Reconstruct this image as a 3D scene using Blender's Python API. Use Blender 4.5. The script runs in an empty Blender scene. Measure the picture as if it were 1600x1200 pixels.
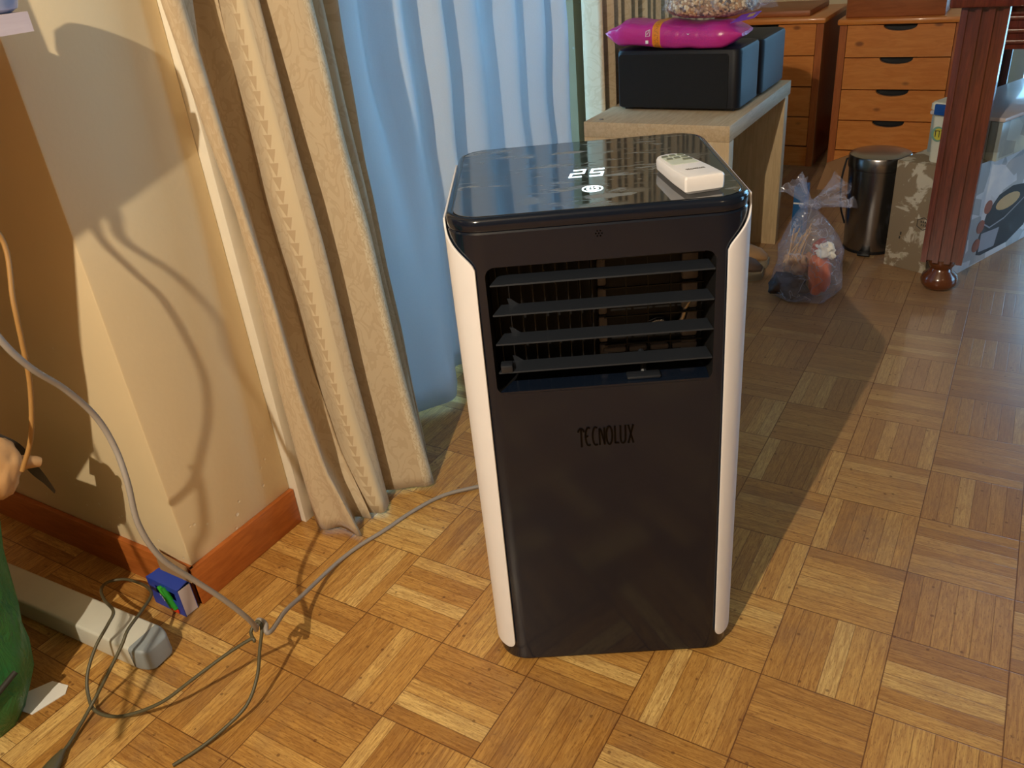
import bpy, bmesh, math, random
from mathutils import Vector, Matrix, noise
random.seed(7)
S = bpy.context.scene
COL = S.collection

# ------------------------------------------------------------------ camera
CAM = Vector((1.072, -0.602, 0.983))
cd = bpy.data.cameras.new('camera'); cam = bpy.data.objects.new('camera', cd); COL.objects.link(cam)
r_, u_, b_ = Vector((.8614638, .5002066, -.0875987)), Vector((-.1794104, .4611650, .8689872)), Vector((.4750705, -.7328849, .4870192))
M = Matrix.Identity(4)
for i in range(3):
    M[i][0], M[i][1], M[i][2], M[i][3] = r_[i], u_[i], b_[i], CAM[i]
cam.matrix_world = M
cd.sensor_fit = 'HORIZONTAL'; cd.sensor_width = 36; cd.lens = 1284.0858 / 1600 * 36; cd.clip_start = .02
S.camera = cam

# ------------------------------------------------------------------ daylight, lamp, exposure
w = bpy.data.worlds.new('world'); S.world = w; w.use_nodes = True
bg = w.node_tree.nodes['Background']; bg.inputs[0].default_value = (.27, .60, .93, 1); bg.inputs[1].default_value = 8.5
S.view_settings.view_transform = 'Standard'; S.view_settings.look = 'None'
S.view_settings.exposure = .13; S.view_settings.gamma = 1; S.view_settings.use_curve_mapping = False

def lamp(name, loc, power, color, radius):
    d = bpy.data.lights.new(name, 'POINT'); d.energy = power; d.color = color; d.shadow_soft_size = radius
    o = bpy.data.objects.new(name, d); COL.objects.link(o); o.location = loc; return o
lamp('room_lamp', (.72, -1.49, 1.85), 148, (1, .86, .66), .012)
def portal(name, loc, rot, sx, sy):
    d = bpy.data.lights.new(name, 'AREA'); d.shape = 'RECTANGLE'; d.size = sx; d.size_y = sy; d.cycles.is_portal = True
    o = bpy.data.objects.new(name, d); COL.objects.link(o); o.location = loc; o.rotation_euler = rot
portal('portal_side', (-.30, 1.0, 1.12), (0, -math.pi/2, 0), 2.2, 1.46)
portal('portal_back', (1.7, 3.62, 1.17), (-math.pi/2, 0, 0), 1.4, 2.1)
portal('portal_right', (3.30, 2.4, .92), (0, math.pi/2, 0), 1.6, 1.0)
lamp('added_fill_lamp', (2.7, -.9, 2.2), 9, (1, .72, .42), .15)  # weak warm fill light added to lift the shaded sides, no known fitting

# ------------------------------------------------------------------ node helper
def srgb(r, g, b):
    f = lambda c: (c/255/12.92) if c <= 10 else ((c/255+.055)/1.055)**2.4
    return (f(r), f(g), f(b), 1)
class NT:
    def __init__(s, name):
        s.m = bpy.data.materials.new(name); s.m.use_nodes = True; s.t = s.m.node_tree
        s.b = s.t.nodes['Principled BSDF']; s.out = s.t.nodes['Material Output']
    def n(s, typ, **kw):
        x = s.t.nodes.new(typ)
        for k, v in kw.items(): setattr(x, k, v)
        return x
    def l(s, a, b): s.t.links.new(a, b)
    def put(s, sock, v):
        if isinstance(v, bpy.types.NodeSocket): s.l(v, sock)
        elif isinstance(v, (tuple, list)) and len(v) == 3 and sock.type == 'RGBA': sock.default_value = (*v, 1)
        else: sock.default_value = v
    def math(s, op, a, b=None, c=None, clamp=False):
        x = s.n('ShaderNodeMath', operation=op, use_clamp=clamp)
        s.put(x.inputs[0], a)
        if b is not None: s.put(x.inputs[1], b)
        if c is not None: s.put(x.inputs[2], c)
        return x.outputs[0]
    def coord(s, kind='Object'): return s.n('ShaderNodeTexCoord').outputs[kind]
    def xyz(s, v):
        x = s.n('ShaderNodeSeparateXYZ'); s.l(v, x.inputs[0]); return x.outputs
    def vec(s, x, y, z=0.0):
        c = s.n('ShaderNodeCombineXYZ')
        for i, v in enumerate((x, y, z)): s.put(c.inputs[i], v)
        return c.outputs[0]
    def mapping(s, v, scale=(1, 1, 1), rot=(0, 0, 0), loc=(0, 0, 0)):
        x = s.n('ShaderNodeMapping'); s.l(v, x.inputs[0]); x.inputs['Scale'].default_value = scale
        x.inputs['Rotation'].default_value = rot; x.inputs['Location'].default_value = loc; return x.outputs[0]
    def noise(s, v, scale=5, detail=3, rough=.5, dist=0):
        x = s.n('ShaderNodeTexNoise'); s.l(v, x.inputs['Vector']); x.inputs['Scale'].default_value = scale
        x.inputs['Detail'].default_value = detail; x.inputs['Roughness'].default_value = rough; x.inputs['Distortion'].default_value = dist
        return x.outputs['Fac']
    def voro(s, v, scale=5, feature='F1', out='Distance'):
        x = s.n('ShaderNodeTexVoronoi', feature=feature); s.l(v, x.inputs['Vector']); x.inputs['Scale'].default_value = scale
        return x.outputs[out]
    def ramp(s, f, stops, interp='LINEAR'):
        x = s.n('ShaderNodeValToRGB'); s.put(x.inputs[0], f); cr = x.color_ramp; cr.interpolation = interp
        while len(cr.elements) < len(stops): cr.elements.new(.5)
        for e, (p, c) in zip(cr.elements, stops):
            e.position = p; e.color = c if len(c) == 4 else (*c, 1)
        return x.outputs[0]
    def mask(s, f, a, b):
        x = s.n('ShaderNodeMapRange'); x.interpolation_type = 'SMOOTHSTEP'; s.put(x.inputs[0], f)
        x.inputs[1].default_value = a; x.inputs[2].default_value = b; return x.outputs[0]
    def mix(s, f, a, b, mode='MIX'):
        x = s.n('ShaderNodeMix', data_type='RGBA', blend_type=mode); s.put(x.inputs[0], f)
        s.put(x.inputs[6], a); s.put(x.inputs[7], b); return x.outputs[2]
    def bump(s, h, strength=.3, dist=.001):
        x = s.n('ShaderNodeBump'); s.put(x.inputs['Height'], h); x.inputs['Strength'].default_value = strength
        x.inputs['Distance'].default_value = dist; s.l(x.outputs[0], s.b.inputs['Normal']); return x.outputs[0]
    def base(s, v): s.put(s.b.inputs['Base Color'], v); return s
    def set(s, **kw):
        for k, v in kw.items(): s.put(s.b.inputs[k.replace('_', ' ')], v)
        return s
_MC = {}
def mat(name, col, rough=.5, metal=0, var=.06, nscale=30, bump=0, coat=0, emit=None, es=1, spec=None):
    """plain surface with a faint procedural variation"""
    if name in _MC: return _MC[name]
    t = NT(name); co = t.coord(); nz = t.noise(co, nscale, 3)
    dk = tuple(c*(1-var) for c in col[:3]); lt = tuple(min(1, c*(1+var)) for c in col[:3])
    t.base(t.mix(nz, (*dk, 1), (*lt, 1))).set(Roughness=rough, Metallic=metal)
    if bump: t.bump(nz, bump, .001)
    if coat: t.set(Coat_Weight=coat, Coat_Roughness=.08)
    if spec is not None: t.b.inputs['Specular IOR Level'].default_value = spec
    if emit: t.set(Emission_Color=emit, Emission_Strength=es)
    _MC[name] = t.m; return t.m

# ------------------------------------------------------------------ materials
def m_parquet():
    t = NT('parquet'); co = t.coord(); x, y, z = t.xyz(co)
    s = .1538
    u = t.math('DIVIDE', t.math('SUBTRACT', x, .2761), s); v = t.math('DIVIDE', t.math('SUBTRACT', y, .1096), s)
    i, j = t.math('FLOOR', u), t.math('FLOOR', v); fu, fv = t.math('FRACT', u), t.math('FRACT', v)
    par = t.math('ABSOLUTE', t.math('MODULO', t.math('ADD', i, j), 2.0))
    inv = t.math('SUBTRACT', 1.0, par)
    lerp = lambda a, b: t.math('ADD', t.math('MULTIPLY', a, inv), t.math('MULTIPLY', b, par))
    across, along = lerp(fv, fu), lerp(fu, fv)
    a6 = t.math('MULTIPLY', across, 6.0); sid = t.math('FLOOR', a6); fa = t.math('FRACT', a6)
    wn = t.n('ShaderNodeTexWhiteNoise', noise_dimensions='3D'); t.l(t.vec(i, j, sid), wn.inputs[0]); rnd = wn.outputs['Value']
    # a quarter of the strips are made of two pieces
    g = t.vec(t.math('MULTIPLY', along, 2.2), t.math('MULTIPLY', across, 24.0), t.math('MULTIPLY', rnd, 37.0))
    g2 = t.n('ShaderNodeVectorMath', operation='ADD'); t.l(g, g2.inputs[0]); t.l(t.vec(t.math('MULTIPLY', i, 7.3), t.math('MULTIPLY', j, 3.1), 0.0), g2.inputs[1]); g = g2.outputs[0]
    grain = t.noise(g, 2.0, 5, .65, .6)
    col = t.ramp(rnd, [(0, srgb(180, 132, 66)), (.3, srgb(198, 150, 78)), (.6, srgb(210, 163, 88)), (.85, srgb(222, 180, 104)), (1, srgb(234, 200, 128))])
    col = t.mix(t.mask(grain, .28, .72), t.mix(1.0, col, srgb(196, 178, 164), 'MULTIPLY'), col)
    fl = t.noise(t.mapping(g, (3.0, 1.2, 1)), 3.2, 2, .5)                     # short dark flecks in the grain
    col = t.mix(t.math('MULTIPLY', t.mask(fl, .58, .68), .5), col, srgb(110, 62, 26))
    # worn, dirty patches
    big = t.noise(co, 2.3, 5, .6); mid = t.noise(co, 16, 4, .6)
    dirt = t.math('MULTIPLY', t.mask(big, .42, .70), t.mask(mid, .35, .65))
    col = t.mix(t.math('MULTIPLY', dirt, .42), col, srgb(118, 92, 72))
    far = t.math('MULTIPLY', t.mask(t.math('ADD', t.math('MULTIPLY', x, .8), y), .7, 2.3), .62)                        # bluish daylight painted in as greyer floor to the right and back
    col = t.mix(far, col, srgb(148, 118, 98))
    spots = t.math('MULTIPLY', t.math('SUBTRACT', 1.0, t.mask(t.voro(co, 48), .09, .16)), t.mask(mid, .47, .55))
    col = t.mix(t.math('MULTIPLY', spots, .6), col, srgb(84, 46, 26))
    # gaps
    e = t.math('MULTIPLY', t.math('MINIMUM', fa, t.math('SUBTRACT', 1.0, fa)), .0256)
    eb = t.math('MULTIPLY', t.math('MINIMUM', along, t.math('SUBTRACT', 1.0, along)), s)
    ee = t.math('MINIMUM', t.math('MULTIPLY', across, s), t.math('MULTIPLY', t.math('SUBTRACT', 1.0, across), s))
    gap = t.math('MAXIMUM', t.math('MULTIPLY', t.math('SUBTRACT', 1.0, t.mask(e, .0002, .0010)), .55),
                 t.math('MULTIPLY', t.math('SUBTRACT', 1.0, t.mask(t.math('MINIMUM', eb, ee), .0003, .0013)), .85))
    col = t.mix(gap, col, srgb(88, 46, 18))
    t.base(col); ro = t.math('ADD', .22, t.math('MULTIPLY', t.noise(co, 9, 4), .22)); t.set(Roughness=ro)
    h = t.math('SUBTRACT', t.math('MULTIPLY', grain, .12), gap); t.bump(h, .35, .0008)
    return t.m
def m_wall():
    t = NT('cream_wall'); co = t.coord(); n1 = t.noise(co, 3, 4); n2 = t.noise(co, 120, 3)
    col = t.mix(n1, srgb(224, 202, 160), srgb(232, 212, 172))
    ch = t.math('MULTIPLY', t.math('SUBTRACT', 1.0, t.mask(t.voro(co, 14), .035, .06)), t.mask(t.noise(co, 7, 2), .5, .56))
    low = t.math('SUBTRACT', 1.0, t.mask(t.xyz(co)[2], .10, .28))
    ch2 = t.math('MULTIPLY', t.math('SUBTRACT', 1.0, t.mask(t.voro(co, 55), .10, .2)), t.math('MULTIPLY', low, t.mask(t.noise(co, 22, 2), .5, .58)))
    col = t.mix(ch, col, srgb(245, 238, 220)); col = t.mix(ch2, col, srgb(240, 228, 200))
    t.base(col).set(Roughness=.72); t.bump(t.math('SUBTRACT', t.math('MULTIPLY', n2, .3), t.math('ADD', ch, ch2)), .35, .002)
    return t.m
def wood(name, c1, c2, scale=(1, 12, 12), rough=.4, coat=0, knots=False):
    if name in _MC: return _MC[name]
    t = NT(name); co = t.coord(); m = t.mapping(co, scale)
    g = t.noise(m, 7, 5, .6, .8); f = t.noise(m, 40, 3, .5)
    col = t.mix(t.math('ADD', t.math('MULTIPLY', t.mask(g, .3, .7), .75), t.math('MULTIPLY', f, .25)), c1, c2)
    if knots:
        k = t.math('SUBTRACT', 1.0, t.mask(t.voro(t.mapping(co, (5, 5, 9)), 1.3), .05, .14)); col = t.mix(t.math('MULTIPLY', k, .7), col, srgb(100, 40, 20))
    t.base(col).set(Roughness=rough)
    if coat: t.set(Coat_Weight=coat, Coat_Roughness=.1)
    t.bump(g, .12, .001); _MC[name] = t.m; return t.m
def m_damask():
    t = NT('damask_curtain'); co = t.coord('UV'); u, v, z = t.xyz(co)
    o = t.coord()
    # rows of little triangles every 0.3 m of cloth, leafy pattern between them
    fr = t.math('FRACT', t.math('DIVIDE', v, .022)); D = lambda c: t.math('ABSOLUTE', t.math('SUBTRACT', u, c))
    T = lambda c, wd: t.mask(t.math('SUBTRACT', t.math('MULTIPLY', fr, wd), D(c)), -.0006, .0008)
    tri = t.math('MAXIMUM', T(.336, .010), t.math('MULTIPLY', T(.118, .008), .7))
    leaf = t.mask(t.math('ABSOLUTE', t.math('SUBTRACT', t.noise(t.mapping(co, (20, 12, 1)), 1.6, 2, .5, 1.6), .5)), .03, .06)
    bord = t.math('SUBTRACT', 1.0, t.mask(D(.560), .012, .016))
    sw = t.mask(t.math('ABSOLUTE', t.math('SUBTRACT', t.noise(t.mapping(co, (110, 60, 1)), 1, 2, .5, 1.2), .5)), .02, .09)
    col = t.mix(leaf, srgb(192, 170, 138), srgb(202, 182, 150))
    col = t.mix(t.math('SUBTRACT', 1.0, t.mask(D(.352), .022, .026)), col, srgb(214, 196, 162))
    col = t.mix(bord, col, t.mix(sw, srgb(196, 176, 142), srgb(220, 206, 176)))
    col = t.mix(tri, col, srgb(188, 164, 130))
    col = t.mix(t.math('MULTIPLY', t.noise(o, 9, 3), .3), col, srgb(190, 168, 136))
    t.base(col).set(Roughness=.85); t.b.inputs['Sheen Weight'].default_value = .15
    t.bump(t.noise(t.mapping(co, (900, 900, 1)), 1, 2), .15, .0006)
    tr = t.n('ShaderNodeBsdfTranslucent'); tr.inputs[0].default_value = srgb(120, 100, 74)
    mx = t.n('ShaderNodeMixShader'); mx.inputs[0].default_value = .05; t.l(t.b.outputs[0], mx.inputs[1]); t.l(tr.outputs[0], mx.inputs[2]); t.l(mx.outputs[0], t.out.inputs[0])
    return t.m
def m_sheer():
    t = NT('sheer_voile'); co = t.coord('UV')
    wv = t.noise(t.mapping(co, (700, 700, 1)), 1, 1)
    t.base(srgb(205, 212, 218)).set(Roughness=.7)
    tr = t.n('ShaderNodeBsdfTranslucent'); tr.inputs[0].default_value = srgb(226, 234, 240)
    mx = t.n('ShaderNodeMixShader'); mx.inputs[0].default_value = .23; t.l(t.b.outputs[0], mx.inputs[1]); t.l(tr.outputs[0], mx.inputs[2])
    tp = t.n('ShaderNodeBsdfTransparent'); m2 = t.n('ShaderNodeMixShader'); t.l(t.math('MULTIPLY', wv, .09), m2.inputs[0])
    t.l(mx.outputs[0], m2.inputs[1]); t.l(tp.outputs[0], m2.inputs[2]); t.l(m2.outputs[0], t.out.inputs[0])
    return t.m
def m_film(name, tint, clear=.75, rough=.12):
    """thin clear plastic film: mostly transparent, creased and shiny"""
    t = NT(name); co = t.coord(); nz = t.noise(co, 13, 2, .5, .8)
    t.base(tint).set(Roughness=rough); t.bump(nz, .8, .012)
    tp = t.n('ShaderNodeBsdfTransparent'); tp.inputs[0].default_value = (.96, .97, 1, 1)
    m = t.n('ShaderNodeMixShader'); cr = t.mask(t.math('ABSOLUTE', t.math('SUBTRACT', t.noise(co, 16, 2, .5, 1.2), .5)), .0, .03)
    t.l(t.math('MULTIPLY', t.math('ADD', .72, t.math('MULTIPLY', cr, .28)), clear), m.inputs[0])
    t.l(t.b.outputs[0], m.inputs[1]); t.l(tp.outputs[0], m.inputs[2]); t.l(m.outputs[0], t.out.inputs[0]); return t.m
def m_pane():
    t = NT('window_glass'); tp = t.n('ShaderNodeBsdfTransparent'); gl = t.n('ShaderNodeBsdfGlossy'); gl.inputs['Roughness'].default_value = .02
    fr = t.n('ShaderNodeFresnel'); fr.inputs[0].default_value = 1.45
    m = t.n('ShaderNodeMixShader'); t.l(fr.outputs[0], m.inputs[0]); t.l(tp.outputs[0], m.inputs[1]); t.l(gl.outputs[0], m.inputs[2]); t.l(m.outputs[0], t.out.inputs[0]); return t.m
def m_topglass():
    t = NT('smudged_black_glass'); co = t.coord()
    st = t.noise(t.mapping(co, (16, 75, 1), (0, 0, .12)), 1, 5, .7, .8)
    ar = t.noise(t.mapping(co, (9, 9, 1), loc=(.3, .1, 0)), 1, 2)
    sm = t.math('MULTIPLY', t.mask(st, .50, .68), t.mask(ar, .38, .60))
    x, y, z = t.xyz(co)
    def blot(cx, cy, rx, ry, k):
        d = t.math('SQRT', t.math('ADD', t.math('POWER', t.math('DIVIDE', t.math('SUBTRACT', x, cx), rx), 2.0), t.math('POWER', t.math('DIVIDE', t.math('SUBTRACT', y, cy), ry), 2.0)))
        d = t.math('ADD', d, t.math('MULTIPLY', t.math('SUBTRACT', t.noise(t.mapping(co, (60, 170, 1)), 1, 4, .8), .5), 1.9))
        return t.math('MULTIPLY', t.math('SUBTRACT', 1.0, t.mask(d, .6, 1.0)), k)
    for a in ((.018, .047, .034, .010, .9), (-.018, .262, .03, .008, .9), (-.10, .265, .045, .009, .35), (.13, .19, .028, .02, .45), (-.075, .05, .02, .016, .4), (.05, .060, .02, .010, .4)):
        sm = t.math('MAXIMUM', sm, blot(*a))
    col = t.mix(t.math('MULTIPLY', sm, .55), (.006, .007, .009, 1), srgb(150, 150, 140))
    t.base(col); t.set(Roughness=t.math('ADD', .045, t.math('MULTIPLY', sm, .5))); t.b.inputs['IOR'].default_value = 3.0
    return t.m
PARQ, WALL, DAM, SHEER, PANE = m_parquet(), m_wall(), m_damask(), m_sheer(), m_pane()
FILM = m_film('clear_plastic_film', srgb(196, 200, 224), .84, .07); SEEDFILM = m_film('clear_bag_film', srgb(205, 215, 235), .93, .06)
SKIRT = wood('skirting_wood', srgb(158, 84, 32), srgb(188, 108, 46), (2, 2, 14), .45)
WHITEP = mat('white_paint', srgb(232, 226, 208), .45); CEIL = mat('ceiling_grey', srgb(140, 132, 118), .8)
DARK = mat('anthracite_plastic', srgb(16, 24, 38), .13, var=.05, nscale=8)
CAVITY = mat('cavity_black', srgb(10, 10, 12), .6); LOUV = mat('louvre_plastic', srgb(34, 38, 45), .4)
WHITEPL = mat('white_plastic', srgb(236, 234, 236), .38, var=.02); FOAM = mat('beige_foam', srgb(112, 106, 106), .8, bump=.3, nscale=200)
LOGO = mat('gloss_black', srgb(2, 2, 3), .35, spec=.15); LED = mat('display_led', srgb(220, 245, 255), .4, emit=(.75, .93, 1, 1), es=2.6)
OAK = wood('light_oak', srgb(178, 152, 118), srgb(204, 180, 144), (16, 1.5, 16), .55)
OAKV = wood('light_oak_upright', srgb(184, 156, 118), srgb(208, 182, 140), (16, 16, 1.5), .55)
PINE = wood('orange_pine', srgb(216, 124, 50), srgb(236, 150, 72), (1.5, 10, 10), .38, .25, True)
PINESIDE = wood('pine_side', srgb(170, 88, 38), srgb(192, 106, 48), (10, 10, 1.5), .42, .2)
MAHOG = wood('red_mahogany', srgb(80, 36, 32), srgb(112, 52, 40), (12, 12, 1.2), .22, .6)
CHROME = mat('brushed_steel', srgb(150, 148, 150), .24, 1, var=.08, nscale=60); BLACKPL = mat('black_plastic', srgb(20, 21, 24), .4)
CASEF = mat('black_speaker_cloth', srgb(14, 16, 20), .9, bump=.5, nscale=400); CASEP = mat('black_case_plastic', srgb(17, 19, 27), .5, spec=.3)
CORDG = mat('grey_cord', srgb(150, 142, 134), .45); CORDB = mat('beige_cord', srgb(160, 118, 62), .6); CORDK = mat('olive_cable', srgb(84, 78, 56), .5)

# ------------------------------------------------------------------ mesh helpers
def finish(name, bm, m, parent=None, smooth=None, loc=None, rot=None):
    me = bpy.data.meshes.new(name); bmesh.ops.recalc_face_normals(bm, faces=bm.faces); bm.to_mesh(me); bm.free()
    for x in (m if isinstance(m, (list, tuple)) else [m]): me.materials.append(x)
    o = bpy.data.objects.new(name, me); COL.objects.link(o)
    if smooth is not None:
        me.polygons.foreach_set('use_smooth', [True]*len(me.polygons)); me.set_sharp_from_angle(angle=math.radians(smooth))
    if parent: o.parent = parent
    if loc: o.location = loc
    if rot: o.rotation_euler = rot
    return o
def tag(o, label, cat, group=None, kind=None):
    o['label'] = label; o['category'] = cat
    if group: o['group'] = group
    if kind: o['kind'] = kind
    return o
def thing(name, label, cat, loc=(0, 0, 0), rz=0, group=None):
    o = bpy.data.objects.new(name, None); COL.objects.link(o); o.empty_display_size = .05
    o.location = loc; o.rotation_euler = (0, 0, rz); return tag(o, label, cat, group)
def box(bm, a, b, mi=0, bev=0, seg=2, mtx=None):
    x0, y0, z0 = a; x1, y1, z1 = b
    vs = [bm.verts.new(p) for p in ((x0, y0, z0), (x1, y0, z0), (x1, y1, z0), (x0, y1, z0), (x0, y0, z1), (x1, y0, z1), (x1, y1, z1), (x0, y1, z1))]
    fs = [bm.faces.new([vs[i] for i in f]) for f in ((3, 2, 1, 0), (4, 5, 6, 7), (0, 1, 5, 4), (1, 2, 6, 5), (2, 3, 7, 6), (3, 0, 4, 7))]
    for f in fs: f.material_index = mi
    if bev:
        r = bmesh.ops.bevel(bm, geom=list({e for f in fs for e in f.edges}), offset=bev, segments=seg, profile=.5, affect='EDGES', clamp_overlap=True)
        vs = list({v for f in r['faces'] for v in f.verts} | {v for v in vs if v.is_valid})
        for f in r['faces']: f.material_index = mi
    if mtx is not None: bmesh.ops.transform(bm, matrix=mtx, verts=[v for v in vs if v.is_valid])
    return vs
def obox(name, a, b, m, parent=None, bev=0, seg=2, **k):
    bm = bmesh.new(); box(bm, a, b, 0, bev, seg); return finish(name, bm, m, parent, smooth=35 if bev else None, **k)
def rrect(x0, y0, x1, y1, r, n=8):
    P = []
    for cx, cy, a0 in ((x1-r, y0+r, -90), (x1-r, y1-r, 0), (x0+r, y1-r, 90), (x0+r, y0+r, 180)):
        for k in range(n+1):
            a = math.radians(a0 + 90*k/n); P.append((cx+r*math.cos(a), cy+r*math.sin(a)))
    return P
def loft(bm, rings, cap0=True, cap1=True, closed=True, mi=0):
    R = [[bm.verts.new(p) for p in ring] for ring in rings]; n = len(R[0])
    for a, b in zip(R[:-1], R[1:]):
        for k in range(n if closed else n-1):
            f = bm.faces.new((a[k], a[(k+1) % n], b[(k+1) % n], b[k])); f.material_index = mi
    if cap0: bm.faces.new(R[0][::-1]).material_index = mi
    if cap1: bm.faces.new(R[-1]).material_index = mi
    return R
def prism(bm, pts, z0, z1, mi=0): return loft(bm, [[(x, y, z0) for x, y in pts], [(x, y, z1) for x, y in pts]], mi=mi)
def lathe(bm, prof, c=(0, 0, 0), n=40, mi=0):
    rings = [[(c[0]+r*math.cos(2*math.pi*k/n), c[1]+r*math.sin(2*math.pi*k/n), c[2]+z) for k in range(n)] for r, z in prof]
    loft(bm, rings, True, True, mi=mi)
def catmull(P, n=8):
    P = [Vector(p) for p in P]; out = []
    Q = [P[0]*2-P[1]] + P + [P[-1]*2-P[-2]]
    for i in range(1, len(Q)-2):
        a, b, c, d = Q[i-1:i+3]
        for k in range(n):
            t = k/n; out.append(.5*((2*b)+(c-a)*t+(2*a-5*b+4*c-d)*t*t+(3*b-a-3*c+d)*t**3))
    out.append(P[-1]); return out
def tube(bm, pts, r, n=8, mi=0, taper=None, flat=None):
    pts = [Vector(p) for p in pts]; rings = []; up = Vector((0, 0, 1)); prev = None
    for i, p in enumerate(pts):
        d = (pts[min(i+1, len(pts)-1)]-pts[max(i-1, 0)]).normalized()
        if prev is None:
            s = d.cross(up); s = s if s.length > .05 else d.cross(Vector((1, 0, 0)))
        else: s = prev - d*prev.dot(d)
        s.normalize(); prev = s; q = s.cross(d)
        rr = r*(taper(i/(len(pts)-1)) if taper else 1)
        rings.append([p+s*rr*math.cos(2*math.pi*k/n)+q*rr*math.sin(2*math.pi*k/n) for k in range(n)])
    loft(bm, rings, mi=mi)
def cord(name, P, r, m, parent=None, n=8):
    bm = bmesh.new(); tube(bm, catmull(P, n), r, 10); return finish(name, bm, m, parent, smooth=60)
def ribbon(bm, pts, wd, th, frame, mi=0):
    """flat stroke of width wd along a 2D polyline, mapped to 3D by frame(x, y, depth)"""
    n = len(pts); L = []; Rr = []
    for i in range(n):
        a, b = pts[max(i-1, 0)], pts[min(i+1, n-1)]
        dx, dy = b[0]-a[0], b[1]-a[1]; l = math.hypot(dx, dy) or 1
        nx, ny = -dy/l*wd/2, dx/l*wd/2
        L.append((pts[i][0]+nx, pts[i][1]+ny)); Rr.append((pts[i][0]-nx, pts[i][1]-ny))
    rings = [[frame(*L[i], 0), frame(*Rr[i], 0), frame(*Rr[i], th), frame(*L[i], th)] for i in range(n)]
    loft(bm, rings, mi=mi)
def arc(cx, cy, rx, ry, a0, a1, n=12):
    return [(cx+rx*math.cos(math.radians(a0+(a1-a0)*k/n)), cy+ry*math.sin(math.radians(a0+(a1-a0)*k/n))) for k in range(n+1)]
LET = {  # condensed art-nouveau capitals, cell width 1, height 1
 'T': ([arc(.5, .70, .46, .27, 165, 15), [(.5, .95), (.5, -.06)]], .95), 'E': ([arc(.60, .5, .48, .5, 62, 298), [(.14, .52), (.55, .52)]], 1.0),
 'C': ([arc(.60, .5, .48, .5, 62, 298)], 1.0), 'N': ([[(.1, 0), (.1, .9)], [(.1, .92), (.35, .80), (.75, .2), (.85, 0)], [(.85, 0), (.85, .95)]], 1.0),
 'O': ([arc(.5, .5, .45, .5, 0, 360, 20)], 1.12), 'L': ([[(.15, 1), (.15, .04)], [(.15, .05), (.75, .05)]], .8),
 'U': ([[(.12, 1), (.12, .3)] + arc(.5, .28, .38, .26, 180, 360) + [(.88, .3), (.88, 1)]], 1.1), 'X': ([[(.12, 1), (.88, 0)], [(.88, 1), (.12, 0)]], 1.0)}
def word(bm, txt, x0, z0, wd, h, st, th, frame):
    tot = sum(LET[c][1] for c in txt); x = x0; cw = wd/tot
    for c in txt:
        for pl in LET[c][0]: ribbon(bm, [(x+a*cw*.92, z0+b*h) for a, b in pl], st, th, frame)
        x += cw*LET[c][1]
def struct(o): o['kind'] = 'structure'; return o

# ------------------------------------------------------------------ room shell
XR, YB, YF, ZC = 3.2, 3.5, -3.0, 2.5
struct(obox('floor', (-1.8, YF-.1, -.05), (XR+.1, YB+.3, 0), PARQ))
struct(obox('ceiling', (-1.8, YF-.1, ZC), (XR+.1, YB+.3, ZC+.08), CEIL))
struct(obox('wall_left', (-1.7, .01, 0), (-.01, .25, ZC), WALL, bev=.004))
struct(obox('wall_far_left', (-1.8, YF, 0), (-1.7, .25, ZC), mat('dim_wallpaper', srgb(118, 104, 86), .8)))
DIM = mat('dim_wallpaper', srgb(118, 104, 86), .8)
struct(obox('wall_rear', (-1.8, YF-.1, 0), (XR+.1, YF, ZC), DIM))
bm = bmesh.new(); box(bm, (XR, YF, 0), (XR+.1, 1.9, ZC)); box(bm, (XR, 2.9, 0), (XR+.1, YB+.1, ZC)); box(bm, (XR, 1.9, 0), (XR+.1, 2.9, .12)); box(bm, (XR, 1.9, 1.7), (XR+.1, 2.9, ZC)); struct(finish('wall_right', bm, DIM))
bm = bmesh.new(); box(bm, (-.27, 1.75, 0), (-.11, YB+.1, ZC)); box(bm, (-.27, .25, 2.25), (-.11, 1.75, ZC)); struct(finish('wall_window_side', bm, WALL))
bm = bmesh.new(); box(bm, (-.27, YB, 0), (.99, YB+.12, ZC)); box(bm, (2.4, YB, 0), (XR+.1, YB+.12, ZC)); box(bm, (.99, YB, 2.2), (2.4, YB+.12, ZC)); box(bm, (.99, YB, 0), (2.4, YB+.12, .12)); struct(finish('wall_back', bm, WALL))
struct(obox('baseboard_left', (-1.7, 0, 0), (-.001, .01, .079), SKIRT, bev=.002))
struct(obox('baseboard_corner', (-.01, .0, 0), (0, .249, .079), SKIRT, bev=.002))
struct(obox('baseboard_back', (-.1, YB-.012, 0), (.98, YB, .079), SKIRT, bev=.002))
struct(obox('trim_1', (-.11, .25, 0), (.010, .279, 2.3), WHITEP, bev=.0015))
def window(name, a, b, axis, panes):
    """white frame with mullions; axis 0: pane in the yz plane, 1: in the xz plane"""
    o = bmesh.new(); x0, z0 = a[0], a[1]; x1, z1 = b[0], b[1]; fw, dp = .06, .05; c = a[2]
    def bb(p0, q0, p1, q1, t=dp): 
        if axis == 0: box(o, (c-t/2, p0, q0), (c+t/2, p1, q1), 0, .003)
        else: box(o, (p0, c-t/2, q0), (p1, c+t/2, q1), 0, .003)
    bb(x0, z0, x0+fw, z1); bb(x1-fw, z0, x1, z1); bb(x0, z0, x1, z0+fw); bb(x0, z1-fw, x1, z1)
    for k in range(1, panes):
        m_ = x0+(x1-x0)*k/panes; bb(m_-fw/2, z0, m_+fw/2, z1)
    f = struct(finish(name, o, WHITEP, smooth=35))
    g = bmesh.new()
    if axis == 0: box(g, (c-.003, x0+fw, z0+fw), (c+.003, x1-fw, z1-fw))
    else: box(g, (x0+fw, c-.003, z0+fw), (x1-fw, c+.003, z1-fw))
    finish('pane', g, PANE, f); return f
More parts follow.
